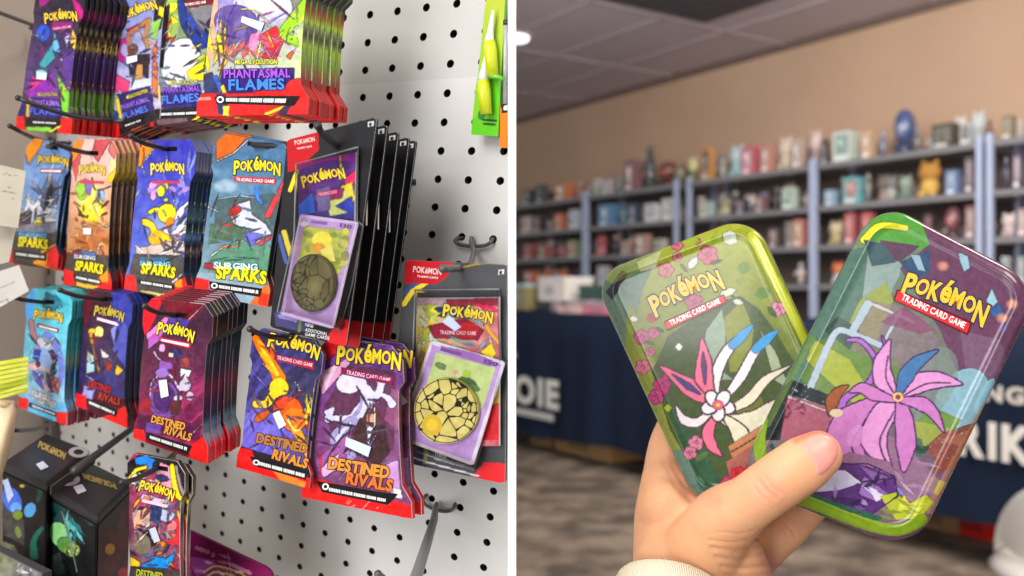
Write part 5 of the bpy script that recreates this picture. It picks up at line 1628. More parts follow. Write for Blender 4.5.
plate(sJ, [(442, 322), (449, 315), (461, 327), (455, 331)], .0135, .0002, (206, 218, 240)).build('price_sticker', CARD, bJ)

# T-shaped peg through the grey blister, and the empty one below
def tpeg(label, hanger, shaft, rs_, colr=(92, 92, 92)):
    """hanger: points along the wire on the board; shaft: (x, y, distance or None) points"""
    hp_ = [board_pt(x, y) + NB * z for x, y, z in hanger]
    sp_ = [(board_pt(x, y) + NB * .0035) if d is None else P(x, y, d) for x, y, d in shaft]
    rt = empty('peg_hook', sp_[0], label, 'hook')
    mb = MB()
    mb.tube(sp_, rs_, colr, 12)
    mb.build('rod', ROD, rt)
    mb = MB()
    mb.tube(hp_, .0010, (80, 80, 82), 10)
    mb.build('wire_hanger', ROD, rt)
    mb = MB()
    mb.ball(sp_[-1], rs_[-1] * 1.12, (84, 82, 82), 12, 8)
    mb.build('tip', ROD, rt)
def hang(pts):
    out = []
    k = [pts[0]] + list(pts) + [pts[-1]]
    for i in range(1, len(k) - 2):
        for j in range(4):
            t = j / 4
            p0, p1, p2, p3 = [np.array(q, float) for q in k[i - 1:i + 3]]
            out.append(tuple(.5 * (2 * p1 + (p2 - p0) * t + (2 * p0 - 5 * p1 + 4 * p2 - p3) * t * t + (3 * p1 - p0 - 3 * p2 + p3) * t ** 3)))
    return out + [tuple(pts[-1])]
tpeg('grey peg with a curled hanger, tip over the grey blister pack',
     hang([(461, 238, -.003), (459, 238, .001), (458.6, 241, .003), (463, 244, .003), (470, 245.4, .003), (476, 246, .003), (484, 245.6, .003), (490, 244.6, .003), (494.6, 241.6, .003), (494, 239, .001), (491.6, 239, -.003)]),
     [(476, 236, None), (475.6, 242, None), (474, 252, .47), (471.4, 262, .452), (466, 267.4, .43), (455, 268.6, .412), (443, 268.6, .402)], [.0012, .0014, .0014, .0015, .0015, .0017, .0019])
tpeg('empty grey peg pointing down from the lower pegboard',
     hang([(429, 496, -.003), (427, 495, .001), (426.6, 499, .003), (430, 504, .003), (437, 507.6, .003), (444, 509.4, .003), (450, 510, .003), (455.6, 508, .003), (456, 504, .001), (453.6, 504.6, -.003)]),
     [(441, 501, None), (439.6, 505, None), (434, 520, .485), (426, 546, .462), (414, 584, .44), (408, 604, .43)], [.0012, .0016, .0022, .0027, .0031, .0033], (120, 120, 120))
tpeg('end of another empty peg cut by the bottom of the photo',
     hang([(392, 584, -.002), (390, 588, .002), (398, 594, .003), (406, 594, .002)]), [(398, 600, None), (390, 584, .50), (378, 574, .47)], [.0014, .0017, .0019])

# extra bare rods seen at the left
def rod(label, a, da, b, db, bend=0.0, r=0.0014):
    p, q = P(a[0], a[1], da), P(b[0], b[1], db)
    n = 6
    pts = [q * (1 - i / n) + p * (i / n) for i in range(n + 1)]
    for i, k in enumerate(pts):
        pts[i] = k - Z * bend * math.sin(math.pi * i / n)
    peg(label, pts, r)
rod('long black peg at the upper left corner', (-14, 8), .58, (38, 27), .70)
rod('long black peg crossing the purple and lime packs', (18, 98), .535, (114, 121), .572, .003)
rod('black peg with upturned tip under the purple and lime packs', (10, 126), .57, (62, 143), .68, .003)
rod('black peg below the leftmost light blue pack, bare', (10, 430), .585, (56, 421), .70, .003)

# ================================================================== BLACK DECK TINS, LOWER LEFT
def tin_face(rt, corners, lift, artf, name):
    """printed panel on a planar face given by 3D corners"""
    n = (corners[1] - corners[0]).cross(corners[3] - corners[0]).normalized()
    if n.dot(corners[0] - Vector((0, 0, EYE))) > 0:
        n = -n
    corners = [p + n * lift for p in corners]
    cen = sum(corners, Vector((0, 0, 0))) / 4
    q = [to_px(p) for p in corners]
    s = Sheet(q, 1.0, n)
    # replace by the true plane
    cxp, cyp = sum(t[0] for t in q) / 4, sum(t[1] for t in q) / 4
    r = P(cxp, cyp, 1.0) - Vector((0, 0, EYE))
    t = (corners[0] - Vector((0, 0, EYE))).dot(n) / r.dot(n)
    s = Sheet(q, t, n)
    artf(s)
    s.ink(.5, 7, 1.05)
    mb = MB()
    s.into(mb, .0003, (30, 30, 32), (30, 30, 32))
    mb.build(name, BLACKTIN, rt)

def art2(s):
    s.fill((16, 18, 20))
    s.curve([(52, 505), (62, 512), (58, 520)], (8, 10), (24, 90, 90), .6).curve([(62, 500), (80, 506), (92, 520)], (8, 12), (20, 80, 80), .7).curve([(50, 560), (40, 548), (48, 530)], (7, 5), (30, 100, 90))
    s.e(60, 535, 10, 14, (130, 190, 120), -.5).e(66, 545, 9, 8, (80, 130, 60), .4).shard(14, [(50, 140, 140), (90, 180, 170), (30, 100, 110)], 10, 2.2, (66, 520, 80, 540), .95, 1.3, .5).e(72, 550, 8, 7, (120, 150, 70)).shard(9, [(196, 206, 120), (90, 120, 60), (40, 60, 40)], 6, 1.4, (64, 540, 80, 556), .9).l([(62, 512), (70, 540), (77, 572)], (2, 1.4), (110, 120, 110)).p([(48, 556), (60, 552), (66, 574), (50, 576)], (40, 46, 46))
def art1(s):
    s.fill((20, 20, 22))
    s.p([(2, 500), (24, 520), (24, 545), (4, 535)], (60, 60, 58)).e(12, 500, 9, 14, (60, 100, 200), -.4).e(16, 508, 6, 6, (100, 150, 220)).p([(2, 480), (8, 478), (14, 496), (8, 504)], (170, 186, 220)).e(30, 510, 6, 8, (80, 150, 200), .4).e(18, 515, 5, 5, (110, 130, 40)).e(22, 486, 3, 2, (180, 160, 60)).e(18, 532, 3, 6, (110, 120, 60), -.2)
    s.curve([(32, 482), (40, 490), (38, 500)], (5, 4), (20, 80, 70)).curve([(42, 528), (34, 540), (34, 556)], (4, 8), (24, 90, 76)).p([(0, 540), (14, 545), (20, 556), (0, 576)], (96, 110, 76))
def art2s(s):
    s.grad((100, 520), (44, 36, 36), (130, 560), (70, 16, 24))
    s.curve([(112, 535), (118, 550), (110, 566)], (10, 14), (110, 30, 36), .7).curve([(126, 512), (122, 530), (128, 545)], (8, 10), (120, 40, 50), .6).curve([(108, 500), (122, 516), (120, 540)], (5, 3), (90, 60, 60), .5).e(110, 549, 5, 6.5, (206, 150, 50), .3).e(124, 574, 6, 7, (200, 20, 40))

def make_deck(label, A, B, C, dA, height, faces, price, ring, logo_line):
    pA_ = P(A[0], A[1], dA)
    pB_ = P(B[0], B[1], dA * (A[0] + 680) / (B[0] + 680))
    pC_ = P(C[0], C[1], pB_.y + 0.07)
    a, c, dn = pA_ - pB_, pC_ - pB_, DOWN * height
    rt = empty('deck_tin', pB_ + dn + a / 2, label, 'tin', 'black deck tins')
    k = .03
    mb = MB()
    mb.para(pB_ + DOWN * .004 + a * k + c * k, a * (1 - 2 * k), c * (1 - 2 * k), dn, (24, 23, 25))
    mb.build('body', BLACKTIN, rt)
    mb = MB()
    mb.para(pB_, a, c, DOWN * .0055, (44, 43, 45))
    o = mb.build('lid', BLACKTIN, rt)
    o.modifiers.new('weld', 'WELD').merge_threshold = 1e-5
    bv = o.modifiers.new('round', 'BEVEL')
    bv.width = .0022
    bv.segments = 3
    nz = a.cross(c).normalized()
    if nz.z < 0:
        nz = -nz
    T = lambda u, v, h=.0004: pB_ + a * u + c * v + nz * h
    def px_on_lid(x, y, h=.0004):
        return hit(x, y, pB_ + nz * h, nz)
    mb = MB()
    n = 28
    (rx, ry, rw, rh) = ring
    V, Fs = [], []
    for i in range(n):
        t = 2 * math.pi * i / n
        for r in (.5, 1.0):
            V.append(px_on_lid(rx + rw * r * math.cos(t), ry + rh * r * math.sin(t)))
    for i in range(n):
        j = (i + 1) % n
        Fs.append((2 * i, 2 * i + 1, 2 * j + 1, 2 * j))
    mb.add(V, Fs, (176, 176, 176))
    mb.build('hang_ring', CARD, rt, None, o)
    mb = MB()
    lay, tw = text_layout('POKéMON', .05)
    (ax_, ay_), (bx_, by_), (hx, hy) = logo_line
    for v, f in lay:
        mb.add([px_on_lid(ax_ + (bx_ - ax_) * x / tw + hx * y, ay_ + (by_ - ay_) * x / tw + hy * y) for x, y in v], f, (190, 164, 84))
    mb.build('gold_lettering', CARD, rt, None, o)
    mb = MB()
    mb.prism([px_on_lid(x, y, .0006) for x, y in price], -nz * .0002, (226, 230, 246))
    mb.build('price_sticker', CARD, rt, None, o)
    lo, hi = .0065 / height, .96
    e = k + .015
    fr = [pA_ - a * e + c * k + dn * lo, pB_ + a * e + c * k + dn * lo, pB_ + a * e + c * k + dn * hi, pA_ - a * e + c * k + dn * hi]
    tin_face(rt, fr, .0005, faces[0], 'printed_front')
    if len(faces) > 1:
        sd_ = [pB_ + a * k + c * e + dn * lo, pC_ + a * k - c * e + dn * lo, pC_ + a * k - c * e + dn * hi, pB_ + a * k + c * e + dn * hi]
        tin_face(rt, sd_, .0005, faces[1], 'printed_side')
    return rt
make_deck('black deck tin with a green and teal picture, right of the pair', (47, 489), (98, 517), (133, 482), .53, .11, (art2, art2s),
          [(73, 486.5), (82, 484), (86.4, 490.6), (78, 494)], (68, 479.5, 12, 6.4), ((114, 483), (82, 473), (3, 6)))
make_deck('black deck tin with a blue picture, left of the pair', (0, 463), (47, 484), (90, 449), .555, .095, (art1,),
          [(36, 464), (43, 461), (48.6, 466.6), (41, 470)], (78.5, 452, 10, 5.4), ((38, 447), (64, 459), (2, -6)))
# flat bar of the peg over the tins
p0, p1 = board_pt(166, 404), P(74, 471, .50)
rt = empty('peg_hook', p0, 'long flat black bar peg over the two black deck tins', 'hook')
mb = MB()
mb.tube([p0, p0 * .5 + p1 * .5, p1], [.0018, .0020, .0024], (58, 58, 60), 10)
mb.build('rod', ROD, rt)
mb = MB()
q0, q1 = P(94, 455, .53), P(50, 486, .50)
mb.para(q1, q0 - q1, DOWN * .005, RIGHT * .0016, (44, 44, 46))
mb.build('price_plate', ROD, rt)

# pale grey picture box below the left tin
def art3(s):
    s.grad((0, 545), (120, 130, 90), (40, 580), (110, 104, 116)).cloud(5, 30)
    s.shard(12, [(206, 206, 214), (80, 76, 90), (150, 146, 160)], 8, 2, (16, 556, 40, 580), .9)
s = Sheet([(-14, 546), (41, 574), (40, 640), (-14, 616)], .53)
art3(s)
rt = empty('card_box', s.mid, 'small card box with a grey spiky picture below the left deck tin', 'box')
mb = MB()
s.into(mb, .006, (120, 116, 120), (70, 66, 70))
mb.build('carton', CARD, rt)

# ================================================================== OTHER THINGS ON THE BOARD
# magenta header card near the bottom
def pR(s):
    s.fill((120, 16, 76)).cloud(14, 10)
    s.p([(186, 556), (214, 560), (230, 590), (186, 590)], (150, 60, 140)).shard(14, [(190, 120, 170), (226, 200, 220), (90, 20, 70)], 9, 1.6, (186, 552, 250, 590), .8, .5, .7)
    for k in range(5):
        s.curve([(204 + k, 572 + 3 * k), (216, 566 + 3 * k), (238, 572 + 3 * k), (250, 580 + 3 * k)], (1.4, 1.4), (206, 190, 60) if k % 2 == 0 else (60, 50, 40))
    s.l([(197, 548), (208, 552)], 4, (170, 110, 150)).l([(230, 564), (250, 573)], 3.4, (176, 120, 156)).e(213, 555, 2.4, 2.6, (170, 110, 150)).l([(228, 553), (231, 575)], .8, (200, 130, 180))
L9, R9 = rr(.08, .08)
s = Sheet([(180, 526), (272, 570), (272, 650), (180, 606)], .545, None, L9, R9)
pR(s)
rt = empty('card_header', s.mid, 'magenta backing card with pale slots at the bottom of the pegboard', 'card')
mb = MB()
s.into(mb, .0015, (150, 40, 100), (90, 14, 60))
mb.build('backing_card', CARD, rt)

# green card with two glue tubes, top right
def pT(s):
    s.grad((495, 0), (180, 190, 60), (490, 130), (120, 200, 30)).p([(470, 117), (510, 119), (510, 140), (468, 138)], (96, 196, 30)).p([(487, 74), (506, 78), (502, 120), (484, 118)], (96, 190, 40))
    s.e(482, 114, 4, 6, (40, 120, 40), .3)
    s.l([(483, 119.6), (496, 120.6)], 2.2, (40, 90, 30)).l([(484, 123.8), (495, 124.6)], 2.2, (40, 90, 30))
s = Sheet([(487, -12), (505.5, -10), (498, 136.5), (471, 134.5)], .452, None, [(0, 0), (.58, .02), (.66, -.02), (1, 0)], [(0, 1), (.62, 1.0), (1, 1)])
pT(s)
rt = empty('glue_card', s.mid, 'lime green card holding two yellow tubes with white nozzles', 'card')
mb = MB()
s.into(mb, .002, (120, 190, 50), (90, 160, 40))
mb.build('backing_card', GLOSSY, rt)
for (n0, n1, b0_, b1, dd) in (((493, 10), (489.6, 38), (489.6, 41), (492.6, 76), .0035), ((486, 53), (483.6, 74), (483.4, 80), (486, 114), .0045)):
    mb = MB()
    A0, A1, B0, B1 = [s.at(*t, dd) for t in (n0, n1, b0_, b1)]
    mb.tube([B0, B0 * .7 + B1 * .3, B1], [.0029, .0034, .0030], (206, 214, 30), 14)
    t_ = mb.build('glue_tube', GLOSSY, rt)
    mb = MB()
    mb.tube([B0, A1, A1 * .75 + A0 * .25, A0], [.0029, .0022, .0016, .0006], (226, 228, 230), 12)
    nz_ = mb.build('nozzle', GLOSSY, rt, None, t_)
mb = MB()
mb.tube([s.at(487, 76, .003), s.at(497, 77, .0075), s.at(504, 79, .003)], .0012, (110, 196, 50), 8)
mb.build('strap', GLOSSY, rt)
# orange pack at the very edge
s = Sheet([(500.5, 104), (507.5, 103), (506.5, 148), (499.5, 147.5)], .452)
s.fill((240, 124, 26)).p([(500, 100), (509, 100), (509, 113), (502, 113)], (30, 28, 30)).p([(504, 106), (508, 105), (508, 110), (503, 110)], (220, 216, 210))
rt = empty('orange_packet', s.mid, 'narrow orange packet at the edge of the white post', 'packet')
mb = MB()
s.into(mb, .002, (236, 130, 40), (190, 90, 20))
mb.build('printed_front', CARD, rt)
mb = MB()
mb.tube([s.at(505.6, 22, 0), s.at(505, 104, 0)], .0011, (170, 166, 170), 10)
mb.build('clear_rod', GLOSSY, rt)
mb = MB()
mb.tube([s.at(505.8, 20, 0), s.at(505.6, 25, 0)], .0013, (40, 38, 40), 10)
mb.build('cap', GLOSSY, rt)

# papers on the beige side panel
def paper(label, quad, d, c, lines, name='paper_note'):
    n = (Vector((0, 0, EYE)) - P(sum(q[0] for q in quad) / 4, sum(q[1] for q in quad) / 4, d)).normalized()
    s = Sheet(quad, d, n)
    s.fill(c).cloud(11, 5)
    for ln in lines:
        s.l(ln[0], ln[1], ln[2])
    rt = empty(name, s.mid, label, 'paper')
    mb = MB()
    s.into(mb, .0008, (226, 224, 216), (190, 186, 176))
    mb.build('sheet', CARD, rt)
scr = lambda pts: [([(x, y), (x + w, y + .8)], 1.1, (150, 142, 130)) for x, y, w in pts]
paper('cream paper note with faint handwriting, upper of the left notes', [(-16, 161), (26, 171), (18, 228), (-16, 224)], .57, (206, 200, 184), scr([(3, 174, 1.5), (6, 173, 1), (9, 175, 2), (14, 175, 3), (2, 191, 5), (9, 192, 3), (13, 193, 3), (12, 198, 2), (8, 187, 2)]))
paper('plain cream paper note under the handwritten one', [(-16, 226), (16, 228), (9, 262), (-16, 268)], .58, (200, 194, 180), [])
paper('white price sheet with grey lines leaning at the left edge', [(-16, 276), (19, 265), (29, 291), (-16, 316)], .575, (214, 212, 206), [([(0, 288), (14, 282)], 1, (130, 126, 120)), ([(-2, 303), (8, 299), (8, 306), (-2, 311)], 1, (150, 146, 140))])
# stack of yellow packets
for k in range(8):
    d_ = .575 + .0004 * k
    y0 = 358 + 2.6 * k
    nrm = (Vector((0, 0, EYE)) - P(10, 380, d_)).normalized()
    s = Sheet([(-16, 364 + 4.9 * k), (28.4, 356.6 + 4.5 * k), (28, 360.6 + 4.5 * k), (-16, 368.4 + 4.9 * k)], d_, nrm)
    s.fill((206, 214, 40)).cloud(5, 14).streak(-.35, [(226, 226, 60), (150, 170, 40), (236, 234, 120)], 3, .6)
    rt = empty('yellow_packet', s.mid, '%s yellow-green packet from the top of the pile at the left edge' % ORDW[k], 'packet', 'yellow-green packets at the left edge')
    mb = MB()
    s.into(mb, .012, (226, 230, 90), (110, 120, 40))
    mb.build('wrapper', FOIL, rt)
# cream bag in the lower left corner
mb = MB()
ol = [(-16, 398), (14, 400), (18, 408), (15, 428), (10, 452), (4, 470), (0, 486), (-16, 490)]
V = []
n_ = len(ol)
dC = .49
rt = empty('paper_bag', P(-10, 485, dC), 'cream paper bag bulging into the lower left corner', 'bag')
cxx, cyy = 0, 440
rings = [(1.0, .016), (.97, .006), (.86, -.001), (.6, -.006), (.25, -.008)]
for f_, dz in rings:
    for x, y in ol:
        V.append(P(cxx + (x - cxx) * f_, cyy + (y - cyy) * f_, dC + dz))
Fs = []
for r_ in range(len(rings) - 1):
    for i in range(n_):
        j = (i + 1) % n_
        Fs.append((r_ * n_ + i, r_ * n_ + j, (r_ + 1) * n_ + j, (r_ + 1) * n_ + i))
Fs.append(tuple((len(rings) - 1) * n_ + i for i in range(n_)))
Fs.append(tuple(range(n_))[::-1])
mb.add(V, Fs, (216, 196, 160), True)
mb.build('bag_body', CARD, rt)
mb = MB()
mb.tube([P(-12, 402, dC + .002), P(4, 404, dC - .003), P(15, 407, dC + .006)], .0016, (206, 180, 140), 8)
mb.build('folded_rim', CARD, rt)

# ================================================================== THE TWO SMALL TINS HELD IN FRONT
def tin_profile(asp, rad, bev, depth, lip):
    """asp = height / width; inner distance to the rounded outline, in widths"""
    def f(u, v):
        x, y = np.abs(np.asarray(u) - .5), np.abs(np.asarray(v) - .5) * asp
        qx, qy = x - (.5 - rad), y - (.5 * asp - rad)
        d = rad - np.hypot(np.maximum(qx, 0), np.maximum(qy, 0)) - np.minimum(np.maximum(qx, qy), 0)
        t = np.clip(d / bev, 0, 1)
        h = -depth * (1 - np.sqrt(np.clip(1 - (1 - t) ** 2, 0, 1)))
        h = h + lip * np.exp(-((d - bev * 1.25) / (bev * .28)) ** 2)
        return h
    return f

def rounded_rows(rad, asp):
    def L(V):
        y = np.minimum(V, 1 - V) * asp
        d = np.clip(rad - y, 0, rad)
        return rad - np.sqrt(np.clip(rad * rad - d * d, 0, None))
    return L, (lambda V: 1 - L(V))

def mini_tin(label, quad, d, n, thick, rad, paint, side, base_c):
    w = math.hypot(quad[1][0] - quad[0][0], quad[1][1] - quad[0][1])
    h = math.hypot(quad[3][0] - quad[0][0], quad[3][1] - quad[0][1])
    asp = h / w
    L, R = rounded_rows(rad, asp)
    s = Sheet(quad, d, n, L, R, tin_profile(asp, rad, .062, .0065, .0010), 1.3)
    # rows bunched near the ends so that the corners stay round
    paint(s)
    s.ink(.4, 5, 1.1)
    s.rgb *= .88
    rt = empty('card_tin', s.at(sum(q[0] for q in quad) / 4, quad[2][1] - 10) - n * thick, label, 'tin')
    mb = MB()
    s.lift = .0005
    s.into(mb, thick * .42, side, side, (60, 70, 40))
    ld = mb.build('lid', TIN, rt)
    # lower half: slightly smaller tray
    mb = MB()
    c = Vector(s.mid)
    idx = [(0, i) for i in range(s.nu + 1)] + [(j, s.nu) for j in range(1, s.nv + 1)] + [(s.nv, i) for i in range(s.nu - 1, -1, -1)] + [(j, 0) for j in range(s.nv - 1, 0, -1)]
    ring = []
    for j, i in idx:
        p = Vector(s.Pw[j, i])
        ring.append(c + (p - c) * .975)
    o = [p - n * (thick * .40) for p in ring]
    mb.prism(o, -n * (thick * .58), base_c)
    mb.build('base', TIN, rt)
    # rolled bead where the lid ends
    mb = MB()
    bead = [Vector(s.Pw[j, i]) - n * (thick * .42) for j, i in idx][::2]
    mb.tube(bead + [bead[0], bead[1]], .0006, tuple(min(255, x * 1.15) for x in base_c), 6, False)
    mb.build('rolled_bead', TIN, rt, None, ld)
    return s, rt

def flower(s, x, y, r, c, c2=None, rot=0.0):
    c2 = c2 or tuple(v * .72 for v in c)
    for k in range(5):
        a = rot + 2 * math.pi * k / 5
        s.e(x + r * .55 * math.cos(a), y + r * .55 * math.sin(a), r * .55, r * .48, c2)
        s.e(x + r * .5 * math.cos(a), y + r * .5 * math.sin(a), r * .47, r * .42, c)
    s.curve([(x - r * .3, y), (x, y - r * .3), (x + r * .3, y), (x, y + r * .25)], (1.1, .8), c2)

def leaf(s, x, y, l, w, a, c, vein=None):
    dx, dy = math.cos(a) * l, math.sin(a) * l
    nx, ny = -math.sin(a) * w, math.cos(a) * w
    s.p([(x - dx, y - dy), (x - dx * .4 + nx, y - dy * .4 + ny), (x + dx * .4 + nx * .9, y + dy * .4 + ny * .9), (x + dx, y + dy), (x + dx * .4 - nx * .9, y + dy * .4 - ny * .9), (x - dx * .4 - nx, y - dy * .4 - ny)], c)
    if vein:
        s.l([(x - dx * .9, y - dy * .9), (x + dx * .9, y + dy * .9)], 1, vein)

def paint_green(s):
    s.grad((690, 250), (150, 158, 52), (740, 500), (52, 72, 40)).cloud(16, 7)
    s.p([(590, 270), (660, 250), (642, 290), (634, 322), (650, 350), (700, 470), (740, 520), (690, 520), (600, 330)], (98, 126, 112)).p([(628, 300), (645, 330), (660, 380), (690, 450), (670, 450), (625, 350)], (128, 140, 60))
    s.p([(606, 292), (622, 270), (628, 274), (612, 300)], (44, 46, 58)).p([(636, 262), (662, 250), (656, 268), (640, 272)], (206, 214, 206))
    s.p([(590, 270), (740, 214), (748, 224), (612, 284)], (176, 186, 60), .45)
    # dark glade with an arch
    s.p([(652, 372), (668, 336), (694, 318), (724, 300), (740, 296), (760, 310), (776, 332), (800, 372), (830, 470), (730, 510), (700, 480), (670, 430)], (66, 82, 42)).p([(700, 366), (706, 330), (722, 308), (726, 330), (724, 372), (734, 380), (700, 380)], (140, 160, 140)).p([(724, 318), (742, 300), (754, 330), (748, 372), (730, 372)], (126, 134, 44)).p([(760, 330), (776, 352), (790, 390), (774, 380)], (160, 172, 140))
    s.p([(664, 398), (700, 440), (730, 500), (700, 490)], (40, 84, 62), .7).p([(734, 400), (760, 392), (770, 430), (744, 450)], (110, 112, 40), .8)
    s.curve([(732, 296), (758, 312), (784, 352)], (2, 1.5), (60, 76, 40))
    # blossoms and foliage
    for x, y, r, c in [(666, 270, 8, (196, 110, 120)), (677, 257, 5, (206, 120, 130)), (708, 255, 10, (190, 96, 120)), (677, 245, 6, (214, 110, 130)), (697, 241, 4, (200, 120, 120)), (694, 302, 9, (176, 84, 120)), (652, 318, 5, (170, 40, 60)), (642, 337, 8, (186, 84, 130)), (654, 333, 6, (190, 90, 130)), (650, 352, 5, (190, 100, 130)), (643, 367, 8, (196, 110, 130)), (662, 386, 9, (170, 50, 110)), (656, 397, 8, (176, 60, 120)), (696, 443, 8, (214, 130, 160)), (690, 453, 7, (206, 120, 150)), (778, 309, 8, (206, 130, 160)), (667, 376, 4, (180, 60, 110)), (738, 473, 9, (206, 40, 56)), (728, 483, 7, (190, 60, 110)), (746, 470, 7, (190, 50, 90)), (732, 492, 6, (214, 110, 150))]:
        flower(s, x, y, r, c, None, x * .7)
    for x, y, l, w, a, c in [(693, 263, 8, 4, -.9, (206, 216, 206)), (730, 238, 9, 7, .5, (200, 210, 190)), (716, 262, 7, 2, -.3, (50, 70, 40)), (684, 268, 6, 2, .8, (70, 90, 40)), (744, 268, 7, 6, .2, (100, 130, 40)), (740, 281, 5, 4, 0, (120, 140, 50)), (763, 293, 9, 6, -.2, (90, 120, 44)), (728, 292, 9, 4, -.3, (206, 216, 190)), (738, 302, 6, 3, .2, (196, 206, 180)), (694, 240, 5, 4, .2, (150, 180, 40)), (714, 240, 4, 4, 0, (130, 160, 50)), (634, 319, 5, 3, .2, (226, 230, 220)), (679, 347, 4, 4, 0, (230, 232, 224)), (660, 330, 6, 2, .5, (50, 76, 46)), (668, 408, 4, 4, 0, (160, 176, 50)), (702, 456, 8, 3, -.6, (80, 110, 60)), (772, 312, 7, 3, .9, (60, 90, 40)), (650, 343, 6, 2, .3, (70, 90, 40)), (655, 410, 4, 2, .3, (100, 130, 60))]:
        leaf(s, x, y, l, w, a, c)
    # abstract posy of pink, white and blue petals
    dk, pk, wt, bl, cr = (84, 44, 62), (226, 116, 146), (236, 230, 232), (66, 150, 206), (226, 220, 196)
    def petal(pts, w, c, o=dk):
        s.curve(pts, tuple(v + 2 for v in w), o)
        s.curve(pts, w, c)
    petal([(720, 404), (740, 378), (756, 350), (776, 332)], (4, 10, 9, 1), wt)
    petal([(756, 349), (766, 340), (777, 331)], (7, 8, 1), bl, bl)
    petal([(716, 402), (716, 376), (728, 350), (752, 326)], (4, 11, 10, 1), wt)
    petal([(733, 345), (742, 336), (752, 326)], (7, 8, 1), bl, bl)
    petal([(722, 412), (748, 400), (766, 380), (790, 366)], (5, 11, 9, 1), cr)
    petal([(720, 418), (748, 424), (770, 412), (792, 392)], (5, 24, 19, 2), cr)
    petal([(712, 410), (698, 422), (684, 420), (676, 406)], (5, 9, 9, 1), wt)
    petal([(714, 402), (700, 394), (688, 386), (660, 366)], (5, 16, 17, 1), pk)
    petal([(700, 394), (688, 386), (672, 374)], (2, 7, 1), (70, 60, 120), pk)
    petal([(712, 396), (704, 378), (704, 362), (702, 338)], (5, 18, 15, 1), pk)
    petal([(705, 384), (704, 366), (703, 352)], (2, 6, 1), (90, 60, 110), pk)
    petal([(716, 416), (708, 432), (712, 446), (722, 456)], (5, 12, 10, 1), pk)
    petal([(726, 418), (740, 434), (740, 452), (734, 470)], (5, 17, 11, 2), cr)
    for k in range(5):
        a = k * 1.2566 + .3
        s.e(718 + 9 * math.cos(a), 405 + 8 * math.sin(a), 9.4, 7.4, dk, a)
        s.e(718 + 9 * math.cos(a), 405 + 8 * math.sin(a), 8.2, 6.2, wt, a)
    s.e(718, 405, 5.5, 5, (226, 96, 130)).e(718, 405, 2.4, 2.2, (246, 190, 90))
    s.p([(728, 446), (764, 424), (772, 440), (736, 470)], (190, 130, 90)).p([(726, 462), (760, 440), (764, 452), (730, 478)], (170, 100, 90)).l([(728, 454), (768, 430)], 1.2, (110, 60, 50))
    flower(s, 738, 474, 8, (206, 44, 56))
    # edge of the lid
    s.curve([(752, 236), (766, 262), (800, 330), (820, 380)], (9, 9), (206, 214, 60), .75)
    s.logo((655, 314), (723, 284), 17, (238, 178, 50), (36, 40, 70), .30)
    s.bar([(664, 321), (724, 294), (727, 303), (667, 331)], (90, 14, 24), .0005)
    s.bar([(665, 322.4), (723.4, 295.8), (725.4, 301.8), (667.4, 329)], (196, 34, 40), .0006)
    s.txt('TRADING CARD GAME', (671, 325.6), (720.6, 302.8), 5.2, (244, 240, 236), lift=.0008)

